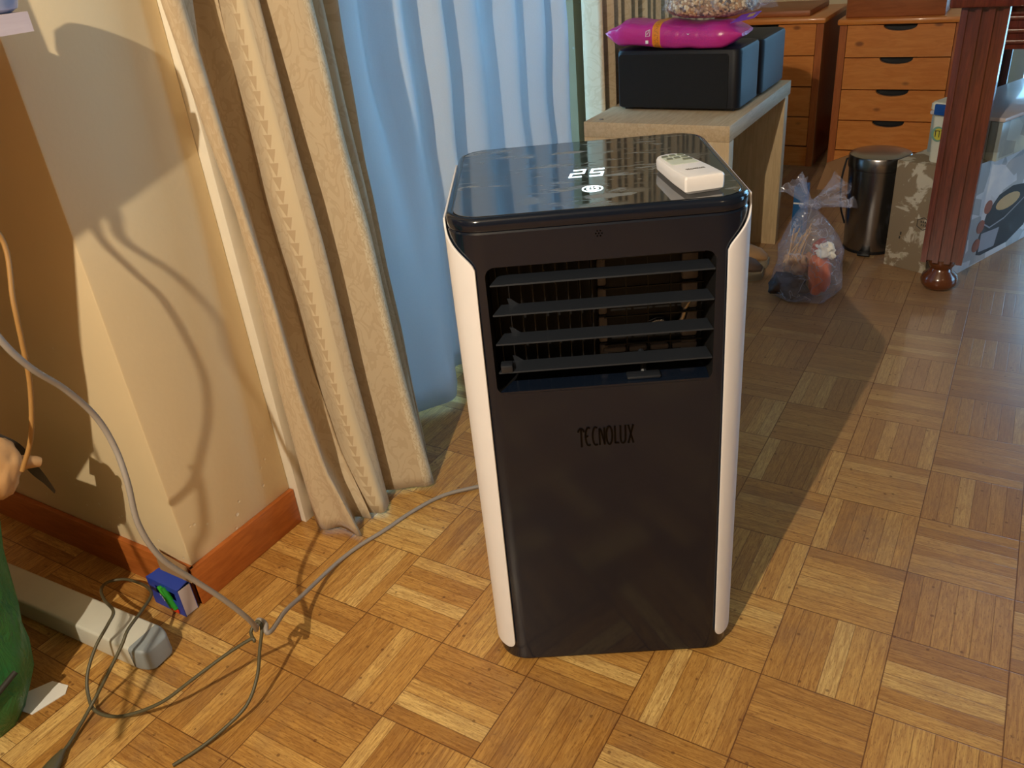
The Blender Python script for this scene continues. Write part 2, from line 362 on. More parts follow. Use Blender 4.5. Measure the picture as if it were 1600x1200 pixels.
window('window_1', (.252, .002, -.2), (1.748, 2.248), 0, 2)
window('window_2', (.992, .122, YB+.06), (2.398, 2.198), 1, 2)
window('window_3', (1.902, .122, XR+.05), (2.898, 1.698), 0, 1)

# ------------------------------------------------------------------ curtains
def curtain(name, profs, label, m, group=None, nsm=5, th=.0015, zs=60, ctrl_wob=.0, kind=None, cat='curtain', linear=False):
    """profs: list of (z, [(x,y)...]) with equal counts; swept cloth surface with real thickness"""
    bm = bmesh.new(); uvl = bm.loops.layers.uv.new('UVMap')
    zmin, zmax = profs[0][0], profs[-1][0]; rows = []
    for k in range(zs+1):
        z = zmin+(zmax-zmin)*k/zs
        for (za, A), (zb, B) in zip(profs[:-1], profs[1:]):
            if za <= z <= zb+1e-6: t = (z-za)/(zb-za); t = t if linear else t*t*(3-2*t)*.4+t*.6; break
        P = [Vector((a[0]+(b[0]-a[0])*t, a[1]+(b[1]-a[1])*t, 0)) for a, b in zip(A, B)]
        C = catmull(P, nsm); L = [0]
        for a, b in zip(C[:-1], C[1:]): L.append(L[-1]+(b-a).length)
        row = []
        for i, c in enumerate(C):
            q = noise.noise(Vector((c.x*9+i*.07, c.y*9, z*5)))*ctrl_wob
            row.append((bm.verts.new((c.x+q, c.y+q*.5, z)), i/nsm*.035, z))
        rows.append(row)
    for a, b in zip(rows[:-1], rows[1:]):
        for k in range(len(a)-1):
            q = (a[k], a[k+1], b[k+1], b[k]); f = bm.faces.new([v[0] for v in q])
            for lp, v in zip(f.loops, q): lp[uvl].uv = (v[1], v[2])
    o = finish(name, bm, m, smooth=75); md = o.modifiers.new('thick', 'SOLIDIFY'); md.thickness = th; md.offset = 0
    return tag(o, label, cat, group)
p0 = [(.000, .285), (.040, .250), (.066, .244), (.090, .262), (.143, .257), (.105, .285), (.095, .300), (.128, .308), (.085, .318), (.108, .320), (.137, .331), (.135, .350), (.122, .370), (.080, .385), (.114, .402), (.143, .424), (.172, .442), (.165, .462), (.100, .470), (.118, .510), (.06, .520), (.095, .540), (.0, .530)]
p1 = [(.000, .285), (.034, .251), (.058, .246), (.078, .252), (.094, .258), (.062, .282), (.048, .306), (.066, .325), (.045, .335), (.084, .325), (.112, .333), (.116, .349), (.112, .368), (.070, .385), (.100, .404), (.129, .424), (.155, .442), (.146, .462), (.090, .470), (.112, .508), (.06, .520), (.088, .540), (.0, .530)]
p2 = [(.000, .285), (.032, .250), (.048, .247), (.061, .249), (.075, .259), (.045, .285), (.026, .312), (.035, .335), (.018, .345), (.069, .328), (.093, .335), (.103, .348), (.104, .366), (.055, .385), (.090, .405), (.118, .424), (.143, .442), (.132, .462), (.075, .470), (.104, .505), (.05, .515), (.082, .538), (.0, .530)]
p3 = [(-.03, .286), (.006, .286), (.022, .262), (.036, .254), (.049, .259), (.018, .290), (-.013, .322), (-.002, .350), (-.022, .355), (.036, .332), (.066, .338), (.082, .350), (.084, .368), (.035, .388), (.066, .412), (.097, .425), (.115, .442), (.101, .465), (.050, .475), (.075, .512), (.03, .522), (.060, .545), (.0, .535)]
p4 = [(.015, .288), (.0135, .262), (.001, .2445), (.017, .239), (.031, .259), (-.005, .290), (-.035, .322), (-.004, .350), (-.030, .360), (.021, .352), (.044, .352), (.050, .362), (.055, .378), (.015, .390), (.056, .405), (.080, .420), (.094, .440), (.078, .462), (.035, .475), (.055, .515), (.01, .530), (.045, .565), (-.03, .580)]
curtain('drape', [(.006, p0), (.14, p1), (.30, p2), (.63, p3), (.93, p4), (2.3, p4)], 'long beige patterned curtain hanging in folds beside the cream wall corner', DAM, ctrl_wob=.004, zs=90, linear=True)
rnd = random.Random(3)
def sheerprof(dx, amp):
    P = []; y = .50; s = 1; k = 0; rr = random.Random(11)
    while y < 1.64:
        st = rr.uniform(.045, .105); P.append((dx+s*amp*rr.uniform(.5, 1.0)+.0, y)); y += st; s = -s
    return P
sb = sheerprof(-.035, .036); 
for i, (px_, py_) in enumerate(sb):
    if abs(py_-.74) < .024: sb[i] = (.034, .742)
curtain('sheer_curtain', [(.012, sb), (.7, [(x-.004, y) for x, y in sheerprof(-.035, .030)]), (2.25, sheerprof(-.035, .024))], 'pale translucent voile curtain glowing with blue daylight, reaching the floor', SHEER, th=.0006, zs=40, ctrl_wob=.010)
P2 = []; y = 1.635; s = 1
while y < 2.6:
    P2.append(((.042 if s > 0 else -.04)+rnd.uniform(-.008, .005), y)); y += rnd.uniform(.022, .04); s = -s
curtain('drape', [(.01, P2), (2.3, [(x*.9, y) for x, y in P2])], 'beige curtain gathered behind the low oak bench and the black cases', DAM, zs=10)

# ------------------------------------------------------------------ air conditioner
ACX, ACY, AYAW, AW, AD, AH = .6884, .2010, math.radians(29.97), .348, .3286, .70
ac = thing('air_conditioner', 'tall anthracite portable air conditioner with white side strips on the parquet', 'air conditioner', (ACX, ACY, 0), AYAW)
ca, sa = math.cos(AYAW), math.sin(AYAW)
def acw(x, y, z): return (ACX+ca*x-sa*y, ACY+sa*x+ca*y, z)
R = .042; hw = AW/2
bm = bmesh.new()
rings = []
for z, ins in ((.004, .006), (.008, .001), (.014, 0), (.6815, 0), (.6835, .0015)):
    rings.append([(x, y, z) for x, y in rrect(-hw+ins, ins, hw-ins, AD-ins, R-ins, 10)])
loft(bm, rings); body = finish('housing', bm, [DARK, CAVITY], ac, smooth=35)
bm = bmesh.new(); prism(bm, [(x, -z) for x, z in rrect(-.134, .473, .1315, .6415, .012, 6)], -.02, .075, 0)
for v in bm.verts: v.co = Vector((v.co.x, v.co.z, -v.co.y))
cut = finish('cutter', bm, CAVITY, ac)
md = body.modifiers.new('opening', 'BOOLEAN'); md.operation = 'DIFFERENCE'; md.object = cut; md.solver = 'EXACT'
bpy.context.view_layer.update(); dg = bpy.context.evaluated_depsgraph_get()
me = bpy.data.meshes.new_from_object(body.evaluated_get(dg)); body.modifiers.clear(); body.data = me; bpy.data.objects.remove(cut)
for p_ in me.polygons:
    c = p_.center
    if c.y > .001 and c.y < .08 and abs(c.x) < .136 and .47 < c.z < .643: p_.material_index = 1; p_.use_smooth = False
# cap, glass
bm = bmesh.new()
rings = [[(x, y, z) for x, y in rrect(-hw+i, i, hw-i, AD-i, R-i, 10)] for z, i in ((.6842, .0012), (.6860, 0), (.6945, 0), (.6975, .0012), (.6992, .0035), (.7000, .0070), (.6992, .0082))]
loft(bm, rings); finish('top_cap', bm, DARK, ac, smooth=35)
bm = bmesh.new()
rings = [[(x, y, z) for x, y in rrect(-hw+i, i, hw-i, AD-i, R-i, 10)] for z, i in ((.6985, .0090), (.7000, .0090), (.7003, .0094))]
loft(bm, rings); glass = finish('control_glass', bm, m_topglass(), ac, smooth=30)
# white side strips wrapping the front corners
def side_panel(sg):
    bm = bmesh.new(); zs_ = [.030, .0305, .032, .0345, .038, .043, .05] + [.05+.59*k/12 for k in range(1, 13)] + [.645+.0475*k/18 for k in range(0, 19)]
    o_ = .0026; rows = []
    for z in zs_:
        t0 = 17.0
        if z < .043: q = (.043-z)/.013; t0 = 17+17*(1-math.sqrt(max(0, 1-q*q)))
        if z > .638: q = min(1, (z-.638)/.0535); t0 = 16+70*(q*q*(3-2*q))
        t0 += 6*(1-min(1, z/.6))*(1 if z >= .043 else 1)
        pts = []
        for k in range(13):
            a = math.radians(t0+(90-t0)*k/12); pts.append((sg*(hw-R+(R+o_)*math.sin(a)), R-(R+o_)*math.cos(a), z))
        for k in range(1, 7): pts.append((sg*(hw+o_), R+(AD-.05-R)*k/6, z))
        rows.append([bm.verts.new(p) for p in pts])
    for a, b in zip(rows[:-1], rows[1:]):
        for k in range(len(a)-1): bm.faces.new((a[k], a[k+1], b[k+1], b[k]) if sg > 0 else (a[k+1], a[k], b[k], b[k+1]))
    o = finish('side_panel', bm, WHITEPL, ac, smooth=50)
    md = o.modifiers.new('t', 'SOLIDIFY'); md.thickness = .0024; md.offset = 0
    bv = o.modifiers.new('b', 'BEVEL'); bv.width = .0008; bv.segments = 2; bv.limit_method = 'ANGLE'; bv.angle_limit = math.radians(60)
    o['label'] = 'white side strip wrapping the corner'
side_panel(1); side_panel(-1)
# louvres
for k, zb in enumerate((.6185, .5805, .5420, .5035)):
    bm = bmesh.new(); q = .0085 if k else .004
    sec = [(-.0015, 0), (-.001, .0018), (.024, .0020+.0018), (.025, .0025), (.024, .0015)]
    xs = [(-.1295, -.1295+.010), (.1305, .1275)]
    loft(bm, [[(xs[0][0] if y < .01 else xs[0][1], y, zb+z) for y, z in sec], [(xs[1][0] if y < .01 else xs[1][1], y, zb+z) for y, z in sec]])
    if k: prism_pts = [(-.113, .028), (-.107, .028), (-.101, .020), (-.110, .020)]
    lv = finish('louver', bm, LOUV, ac)
    if k:
        bm = bmesh.new(); loft(bm, [[(-.110, .0235, zb+.003), (-.098, .0235, zb+.003), (-.108, .0235, zb+.011), (-.112, .0235, zb+.011)], [(-.110, .0250, zb+.003), (-.098, .0250, zb+.003), (-.108, .0250, zb+.011), (-.112, .0250, zb+.011)]])
        finish('louver_tab', bm, LOUV, lv)
    if k == 3: obox('louver_clip', (-.1265, -.0025, zb+.001), (-.1120, .012, zb+.011), LOUV, lv, .0015)
bm = bmesh.new(); loft(bm, [[(-.1300, .0004, .4732), (-.1300, .002, .4732), (-.1300, .002, .476), (-.1300, .0004, .476)], [(-.114, .0004, .4732), (-.114, .024, .4732), (-.114, .024, .4785), (-.114, .0004, .476)], [(.128, .0004, .4732), (.128, .024, .4732), (.128, .024, .4785), (.128, .0004, .476)]])
finish('sill_lip', bm, DARK, ac)
bm = bmesh.new(); tube(bm, [(.050, .022, .480), (.050, .028, .490), (.050, .045, .497)], .004, 8); box(bm, (.028, .006, .4770), (.070, .022, .4815), 0, .002); finish('louver_lever', bm, LOUV, ac, smooth=40)
# duct behind: beige foam edges, black grid
bm = bmesh.new()
for k in range(8): box(bm, (-.001, .062, .484+k*.0195), (.0105, .071, .484+k*.0195+.0165), 0, .003)
for k in range(8): box(bm, (.104, .062, .484+k*.0195), (.124, .071, .484+k*.0195+.0165), 0, .003)
for a, b in ((.004, .033), (.037, .060), (.064, .088), (.092, .124)): box(bm, (a, .060, .4885), (b, .071, .4960), 0, .002)
box(bm, (.080, .0655, .615), (.124, .071, .632), 0, .003)
fm = finish('duct_foam', bm, FOAM, ac, smooth=40); fm['label'] = 'beige foam edge of the air duct seen behind the louvres'
bm = bmesh.new()
for x in (.0345, .0615, .0895): box(bm, (x-.0007, .057, .476), (x+.0007, .060, .638))
for k in range(9): box(bm, (.006, .0565, .4815+k*.0195), (.130, .0595, .4830+k*.0195))
for k in range(9): box(bm, (-.125+k*.0145, .045, .478), (-.1238+k*.0145, .066, .638))
finish('duct_grid', bm, mat('grid_black', srgb(14, 14, 16), .5), ac)
bm = bmesh.new(); tube(bm, catmull([(.064, .067, .523), (.078, .066, .527), (.092, .067, .517), (.104, .066, .524), (.112, .067, .548), (.124, .067, .558)], 6), .0055, 10)
cp_ = finish('copper_pipe', bm, CHROME, ac, smooth=60); cp_['label'] = 'shiny curved metal pipe inside the vent'
# front markings
fr = lambda x, z, d: (x, -.0002-d, z)
bm = bmesh.new(); word(bm, 'TECNOLUX', -.0375, .3885, .0725, .0275, .0024, .0006, fr); finish('logo', bm, LOGO, ac)
bm = bmesh.new()
for (a, b) in ((0, 0), (1, 0), (-1, 0), (.5, .87), (-.5, .87), (.5, -.87), (-.5, -.87)):
    lathe(bm, [(.0009, 0), (.0009, .0004)], (0, 0, 0), 10); 
    for v in bm.verts:
        if not v.tag: v.co = Vector((v.co.x+a*.0034-.001, -.0001-v.co.z, v.co.y+b*.0034+.6725)); v.tag = True
finish('receiver_holes', bm, LOGO, ac)
tf = lambda x, y, d: (x, y, .7004+d)
def digit(segs, cx, cy):
    bm = bmesh.new(); w_, h_ = .0150, .030; sk = .10
    P = {'tl': (0, h_), 'tr': (w_, h_), 'ml': (0, h_/2), 'mr': (w_, h_/2), 'bl': (0, 0), 'br': (w_, 0)}
    f = lambda k: (cx-w_/2+P[k][0]+(P[k][1]-h_/2)*.22, cy-h_/2+P[k][1])
    ribbon(bm, [f(k) for k in segs], .0042, .0003, tf); finish('display_digit', bm, LED, ac)
digit(('tl', 'tr', 'mr', 'ml', 'bl', 'br'), -.0135, .1510); digit(('tr', 'tl', 'ml', 'mr', 'br', 'bl'), .0110, .1500)
bm = bmesh.new(); ribbon(bm, arc(-.0005, .0795, .0118, .0118, 0, 360, 28), .0018, .0003, tf)
ribbon(bm, arc(-.0005, .0795, .0062, .0062, 120, 420, 18), .0026, .0003, tf); ribbon(bm, [(-.0005, .0785), (-.0005, .0880)], .0022, .0003, tf); finish('power_icon', bm, LED, ac)
for sx in (-.12, .12):
    for sy in (.05, .27):
        bm = bmesh.new(); lathe(bm, [(.014, 0), (.015, .002), (.015, .0046)], (sx, sy, 0), 20); finish('foot', bm, BLACKPL, ac, smooth=40)

# remote control on top
rm = thing('remote_control', 'white remote control lying on the glass top of the air conditioner', 'remote control', acw(.1215, .0245, .7006), AYAW+math.radians(11))
def rout(i, L=.122, w1=.0235, w2=.0195):
    P = [(-w1+i, i+.002), (-w1+i+.002, i), (w1-i-.002, i), (w1-i, i+.002)]
    P += [(w1-i-.0005, .045)]
    P += [(w2-i+(0), L-.022)] + [((w2-i)*math.cos(a), L-.018+(.018-i)*math.sin(a)) for a in [math.radians(180*k/12) for k in range(1, 12)]] + [(-(w2-i), L-.022), (-w1+i+.0005, .045)]
    return P
bm = bmesh.new(); loft(bm, [[(x, y, z+(-.0035*min(1, max(0, (y-.0)/.12)) if z > .01 else .0)) for x, y in rout(i)] for z, i in ((.0, .004), (.0035, .0006), (.009, 0), (.0175, 0), (.0200, .0014), (.0208, .0042))])
finish('case', bm, WHITEPL, rm, smooth=35)
RB = mat('grey_rubber', srgb(112, 118, 104), .6)
RF = mat('remote_face', srgb(206, 214, 200), .4)
bm = bmesh.new(); prism(bm, [(x, y) for x, y in [(-.0165, .060), (.0165, .060), (.0150, .100)] + [(.0150*math.cos(math.radians(180*k/10)), .100+.012*math.sin(math.radians(180*k/10))) for k in range(1, 10)] + [(-.0150, .100)]], 0, .0004)
for v in bm.verts: v.co.z += .0209-.0035*v.co.y/.12
fc = finish('button_face', bm, RF, rm)
for bx, by, bw in ((-.0105, .1015, .0036), (0, .1040, .0036), (.0105, .1045, .0036), (-.0090, .0880, .0036), (.0010, .0905, .0036), (.0112, .0920, .0036), (.0095, .0785, .0055)):
    z = .0213-.0035*by/.12; b_o = obox('button', (bx-bw, by-.0030, z-.0006), (bx+bw, by+.0030, z+.0012), RB, rm, .0008)
bm = bmesh.new(); word(bm, 'TECNOLUX', -.0105, .030, .023, .0040, .0008, .0003, lambda x, y, d: (x, y, .0209-.0035*y/.12+d)); finish('logo', bm, mat('print_grey', srgb(90, 84, 80), .5), rm)

# ------------------------------------------------------------------ cords and cables
KN = (.233, -.070, .102)
cord('power_cord', [(.06, -.34, .950), (.120, -.290, .950), (.147, -.262, .944), (.139, -.240, .885), (.151, -.214, .841), (.165, -.206, .791), (.173, -.222, .754), (.182, -.225, .712), (.191, -.217, .651), (.190, -.199, .607), (.183, -.170, .563), (.180, -.147, .512), (.188, -.143, .466), (.203, -.152, .424), (.210, -.162, .369), (.218, -.155, .312), (.226, -.129, .256), (.237, -.104, .203), (.244, -.084, .154), (.238, -.070, .118), (.225, -.062, .100), (.222, -.052, .108), (.236, -.052, .107), (.2445, -.060, .101), (.243, -.049, .094), (.209, .006, .068), (.185, .060, .042), (.162, .127, .018), (.152, .186, .006), (.157, .234, .0042), (.173, .291, .0042), (.188, .358, .0042), (.214, .425, .0042), (.262, .475, .006), (.32, .520, .012), (.375, .535, .030), (.435, .510, .060), (.455, .500, .085), (.475, .462, .092)], .0038, CORDG)
tag(bpy.data.objects['power_cord'], 'smooth grey power cord looping from the shelf to the back of the air conditioner', 'cord')
cord('knotted_cable', [(.215, -.244, .0035), (.229, -.208, .005), (.242, -.171, .012), (.253, -.133, .026), (.248, -.100, .048), (.240, -.076, .080), (.236, -.060, .104), (.224, -.056, .110), (.222, -.070, .100), (.236, -.078, .096), (.230, -.080, .098), (.201, -.111, .080), (.171, -.152, .058), (.136, -.192, .032), (.082, -.226, .012), (.037, -.237, .010), (.007, -.226, .020), (-.010, -.207, .040), (-.016, -.178, .066), (-.015, -.150, .086), (-.030, -.128, .088), (-.094, -.106, .066), (-.149, -.081, .045), (-.176, -.055, .030), (-.157, -.035, .028), (-.112, -.034, .036), (-.070, -.044, .050), (-.032, -.062, .064), (.003, -.103, .080), (.032, -.146, .092), (.038, -.167, .080), (.033, -.204, .046), (.027, -.231, .020), (.036, -.263, .010), (.048, -.290, .008), (.054, -.306, .009)], .0026, CORDK)
kc = tag(bpy.data.objects['knotted_cable'], 'thin olive cable lying in loops over the grey bar, ending in a plug', 'cable')
bm = bmesh.new(); d = Vector((.18, -.42, 0)).normalized()
rings = []
for t_, wx, wz in ((0, .004, .004), (.006, .0055, .005), (.014, .0085, .007), (.03, .012, .009), (.05, .0135, .0095), (.062, .0125, .009), (.066, .010, .007)):
    c = Vector((.053, -.303, .0098))+d*t_; s = Vector((-d.y, d.x, 0))
    rings.append([c+s*wx*math.cos(2*math.pi*k/14)+Vector((0, 0, 1))*wz*math.sin(2*math.pi*k/14) for k in range(14)])
loft(bm, rings); finish('plug', bm, CORDK, kc, smooth=50)
cord('beige_string', [(.06, -.30, .949), (.125, -.285, .950), (.1445, -.279, .944), (.122, -.229, .866), (.107, -.171, .790), (.104, -.134, .726), (.124, -.158, .660), (.125, -.168, .608), (.121, -.174, .567), (.116, -.184, .527), (.112, -.198, .490), (.100, -.215, .455)], .0030, CORDB)
tag(bpy.data.objects['beige_string'], 'beige cord hanging from the shelf down to the green bag', 'cord')

cord('shadow_cord', [(.134, -.236, .560), (.140, -.248, .564), (.151, -.273, .558), (.165, -.317, .538), (.180, -.372, .549), (.202, -.445, .518), (.240, -.532, .537), (.273, -.599, .555), (.290, -.640, .60), (.20, -.605, .80), (.178, -.585, .9495), (.12, -.55, .9495)], .0030, CORDB)  # unseen cord added, path set by the shadow on pillar and floor
tag(bpy.data.objects['shadow_cord'], 'unseen beige cord outside the left edge, laid to cast the lower cord shadow', 'cord')

# small box by the wall corner
sbx = thing('small_carton', 'torn blue cardboard packet with green and red print leaning at the wall corner', 'box', (-.046, -.020, 0), math.radians(-1))
BLUE = mat('blue_card', srgb(38, 66, 168), .45); CARD = mat('brown_card', srgb(150, 118, 80), .8)
bm = bmesh.new(); box(bm, (-.040, -.013, 0), (.042, -.0118, .030)); box(bm, (-.040, -.013, .048), (.042, -.0118, .058)); box(bm, (-.040, -.013, .03), (-.022, -.0118, .048)); box(bm, (.030, -.013, .03), (.042, -.0118, .048))
box(bm, (-.040, .0118, 0), (.042, .013, .058)); box(bm, (-.040, -.0118, 0), (-.0388, .0118, .058)); box(bm, (-.0388, -.0118, 0), (.0408, .0118, .0012))
finish('carton_body', bm, BLUE, sbx)
bm = bmesh.new(); box(bm, (.0410, -.0118, .0012), (.0422, .0118, .056)); o = finish('carton_end', bm, mat('white_card', srgb(214, 204, 204), .6), sbx); o['label'] = 'pale open end of the packet'
bm = bmesh.new(); loft(bm, [[(-.040, -.013, .0583), (.042, -.013, .0583), (.040, .0125, .0600), (-.034, .0125, .0600)], [(-.040, -.013, .0595), (.042, -.013, .0595), (.040, .0125, .0612), (-.034, .0125, .0612)]]); finish('lid_flap', bm, BLUE, sbx)
bm = bmesh.new(); loft(bm, [[(-.028, .0095, .0615), (.052, .0105, .0615), (.040, .0165, .088), (-.040, .0160, .100)], [(-.028, .0107, .0615), (.052, .0117, .0615), (.040, .0177, .088), (-.040, .0172, .100)]]); o = finish('torn_flap', bm, CARD, sbx); o['label'] = 'grey brown inside of the torn flap'
bm = bmesh.new(); tube(bm, [(-.005, -.0145, .053), (.012, -.0145, .012)], .0045, 10); finish('green_print', bm, mat('print_green', srgb(60, 170, 50), .4), sbx, smooth=50)
bm = bmesh.new(); tube(bm, [(.004, -.0140, .053), (.022, -.0140, .012)], .0050, 10); finish('green_print', bm, mat('print_green_dark', srgb(40, 140, 44), .4), sbx, smooth=50)
bm = bmesh.new(); box(bm, (.006, -.0165, .004), (.028, -.0132, .012), 0, .0015); finish('red_print', bm, mat('print_red', srgb(214, 60, 30), .4), sbx, smooth=40)
bm = bmesh.new()
for k in range(5): box(bm, (-.014+k*.0035+k % 2*.001, -.0142, .028-k*.005), (-.0118+k*.0035, -.0131, .034-k*.005))
finish('white_print', bm, mat('print_white', srgb(235, 235, 235), .5), sbx)

# grey bar, card, green bag, shelf
gb = thing('plastic_bar', 'long grey plastic bar with a ribbed rounded end lying on the floor', 'plastic bar', (.028, -.1215, 0), math.radians(2.5))
GREYB = mat('bar_grey', srgb(206, 204, 190), .45); GREYE = mat('bar_end', srgb(140, 147, 150), .45)
bm = bmesh.new(); loft(bm, [[(x, y, z) for y, z in rrect(-.029, .004, .029, .048, .005, 4)] for x in (-.52, -.03, -.014)]); finish('bar_body', bm, GREYB, gb, smooth=40)
bm = bmesh.new(); rings = []
for k in range(9):
    a = math.pi/2*k/8; x = -.014+.032*math.sin(a)*.98; sc = .30+.70*math.cos(a)**.6 if k < 8 else .30
    rings.append([(x, y*(.55+.45*math.cos(a)), .006+(z-.006)*(.78+.22*math.cos(a))) for y, z in rrect(-.0295, .004, .0295, .0485, .006, 4)])
loft(bm, rings); ec = finish('end_cap', bm, GREYE, gb, smooth=40); ec['label'] = 'darker grey ribbed end cap'
bm = bmesh.new()
for k in range(12): box(bm, (-.012+k*.0018, -.0300+k*.00045, .010), (-.0112+k*.0018, -.0282+k*.00045, .042), 0)
finish('grip_rib', bm, mat('rib_dark', srgb(120, 122, 122), .5), gb)
bm = bmesh.new(); prism(bm, [(-.088, -.287), (-.061, -.283), (-.049, -.234), (-.060, -.222), (-.092, -.228), (-.115, -.27)], .0003, .0016); tag(finish('paper_card', bm, mat('paper_white', srgb(225, 222, 215), .6)), 'small white paper card on the floor beside the green bag', 'card')

bg_ = thing('green_bag', 'open dark green bag standing on the floor at the left edge', 'bag', (-.23, -.40, 0))
GREENB = NT('green_bag_plastic'); co = GREENB.coord(); nz = GREENB.noise(GREENB.mapping(co, (6, 6, 1.5)), 1.5, 4)
GREENB.base(GREENB.mix(nz, srgb(30, 92, 50), srgb(56, 128, 62))).set(Roughness=.36); GREENB.bump(GREENB.noise(GREENB.mapping(co, (14, 14, 5)), 2.5, 4, .6, 1.0), .8, .01)
def bag_ring(z, n=48):
    t = z/.40; out = []
    for k in range(n):
        a = 2*math.pi*k/n; c, s = math.cos(a), math.sin(a)
        ex = .182*(1-.10*(t-.45)**2); ey = .155+.085*t**1.3
        sx = math.copysign(abs(c)**.30, c)*ex; sy = math.copysign(abs(s)**.34, s)*ey
        w_ = 1+.018*math.sin(a*5+z*22)+.012*math.sin(a*9-z*31)+.022*noise.noise(Vector((c*2, s*2, z*12)))
        cor = .90+.10*min(1, z/.05)
        out.append(((sx*w_)*cor, (sy*w_)*cor, z+(.012*math.sin(a*3) if t > .9 else 0)))
    return out
bm = bmesh.new(); loft(bm, [bag_ring(z) for z in (0.001, .008, .03, .06, .1, .14, .18, .22, .26, .30, .335, .365, .385)], True, False)
o = finish('bag_body', bm, GREENB.m, bg_, smooth=70); md = o.modifiers.new('t', 'SOLIDIFY'); md.thickness = .002; md.offset = -1
bm = bmesh.new(); loft(bm, [[(x*.93, y*.93, .30+.01*math.sin(x*60)) for x, y, z in bag_ring(.30)], [(x*.5, y*.5, .318) for x, y, z in bag_ring(.30)]], False, True); finish('bag_inside', bm, mat('bag_inside_dark', srgb(24, 22, 26), .8), bg_, smooth=60)  # near-black sheet closing the bag below its rim
bm = bmesh.new(); tube(bm, catmull([(.10, -.185, .12), (.16, -.175, .10), (.186, -.10, .078), (.189, -.02, .07), (.189, .05, .078), (.187, .12, .10)], 6), .0045, 8); finish('drawstring', bm, mat('dark_string', srgb(40, 36, 28), .7), bg_, smooth=60)
BC = mat('beige_cloth', srgb(184, 142, 94), .8, bump=.4, nscale=60)
cl = bmesh.new()
bmesh.ops.create_icosphere(cl, subdivisions=4, radius=1)
for v in cl.verts:
    q = 1+.30*noise.noise(v.co*1.5+Vector((3, 1, 0)))+.10*noise.noise(v.co*4)
    v.co = Vector((-.066+v.co.x*.030*q, -.178+v.co.y*.030*q+(v.co.z)*.012, .384+v.co.z*.040*q))
tube(cl, catmull([(-.070, -.165, .385), (-.062, -.145, .378), (-.058, -.132, .372), (-.056, -.126, .368)], 6), .010, 10, taper=lambda t: 1.2-.5*t)
tag(finish('cloth_bundle', cl, BC, smooth=60), 'rolled beige cloth bunched in the mouth of the green bag', 'cloth')
bm = bmesh.new(); rings = []
for p_, wd in zip(catmull([(-.11, -.150, .405), (-.095, -.132, .380), (-.085, -.125, .345), (-.080, -.120, .325), (-.078, -.115, .300)], 6), [.022-.018*k/24 for k in range(25)]):
    rings.append([p_+Vector((wd*.3, wd*.3, wd*.6)), p_+Vector((0, 0, .0008)), p_-Vector((wd*.3, wd*.3, wd*.6)), p_-Vector((0, 0, .0008))])
loft(bm, rings); tag(finish('dry_leaf', bm, mat('dark_leaf', srgb(58, 54, 50), .5), smooth=60), 'thin dark drooping leaf with a pale tip above the green bag', 'leaf')

sh = thing('wall_shelf', 'white shelf board at the top left, above the green bag', 'shelf', (0, 0, 0))
SHW = wood('shelf_white', srgb(222, 196, 192), srgb(232, 208, 202), (14, 1.5, 14), .55)
bm = bmesh.new(); prism(bm, [(-.95, -.60), (.186, -.60), (.118, -.022), (-.95, -.016)], .926, .946); finish('board', bm, SHW, sh)
for x in (-.85, -.25): obox('bracket', (x-.01, -.50, .76), (x+.01, -.45, .926), SHW, sh, .002); obox('bracket_arm', (x-.01, -.45, .90), (x+.01, .01, .926), SHW, sh, .002)
for x in (-.85, -.25): obox('bracket_back', (x-.012, -.004, .70), (x+.012, .010, .90), SHW, sh, .002)
bm = bmesh.new(); lathe(bm, [(.022, 0), (.030, .004), (.033, .012), (.034, .03), (.032, .05), (.026, .062), (.012, .068)], (.084, -.0455, .9462), 32)
tag(finish('plastic_bottle', bm, mat('blue_grey_plastic', srgb(150, 160, 190), .25, coat=.3), smooth=40), 'round blue grey pot at the corner of the white shelf', 'pot')
bm = bmesh.new(); loft(bm, [[(x, y, z) for y, z in ((-.42, .9464), (-.086, .9464), (-.083, .985), (-.088, 1.055), (-.100, 1.075), (-.16, 1.09), (-.42, 1.12))] for x in (-.04, .060)])
tag(finish('food_packet', bm, mat('yellow_packet', srgb(226, 206, 130), .35, coat=.2)), 'pale yellow packet on the white shelf beside the blue grey pot', 'packet')
bm = bmesh.new(); rings = [[(x, y, z) for x, y in rrect(.068+i, -.44+i, .112-i, -.095-i, .008, 5)] for z, i in ((.9464, .002), (.949, 0), (.958, 0), (.961, .003))]
loft(bm, rings); tag(finish('red_wallet', bm, mat('brown_red', srgb(120, 60, 44), .5), smooth=40), 'flat reddish brown case on the front edge of the white shelf', 'case')
bm = bmesh.new(); loft(bm, [[(x, y, z) for x, z in ((-.62, .90), (.128, .915), (.108, .86), (.052, .70), (.010, .60), (-.08, .52), (-.62, .50))] for y in (-.305, -.297)])  # unseen blocker added, outline set by the shadow edge on the left wall
tag(finish('shadow_cloth', bm, BC), 'unseen cloth shape added below the white shelf to shade the left wall', 'cloth')

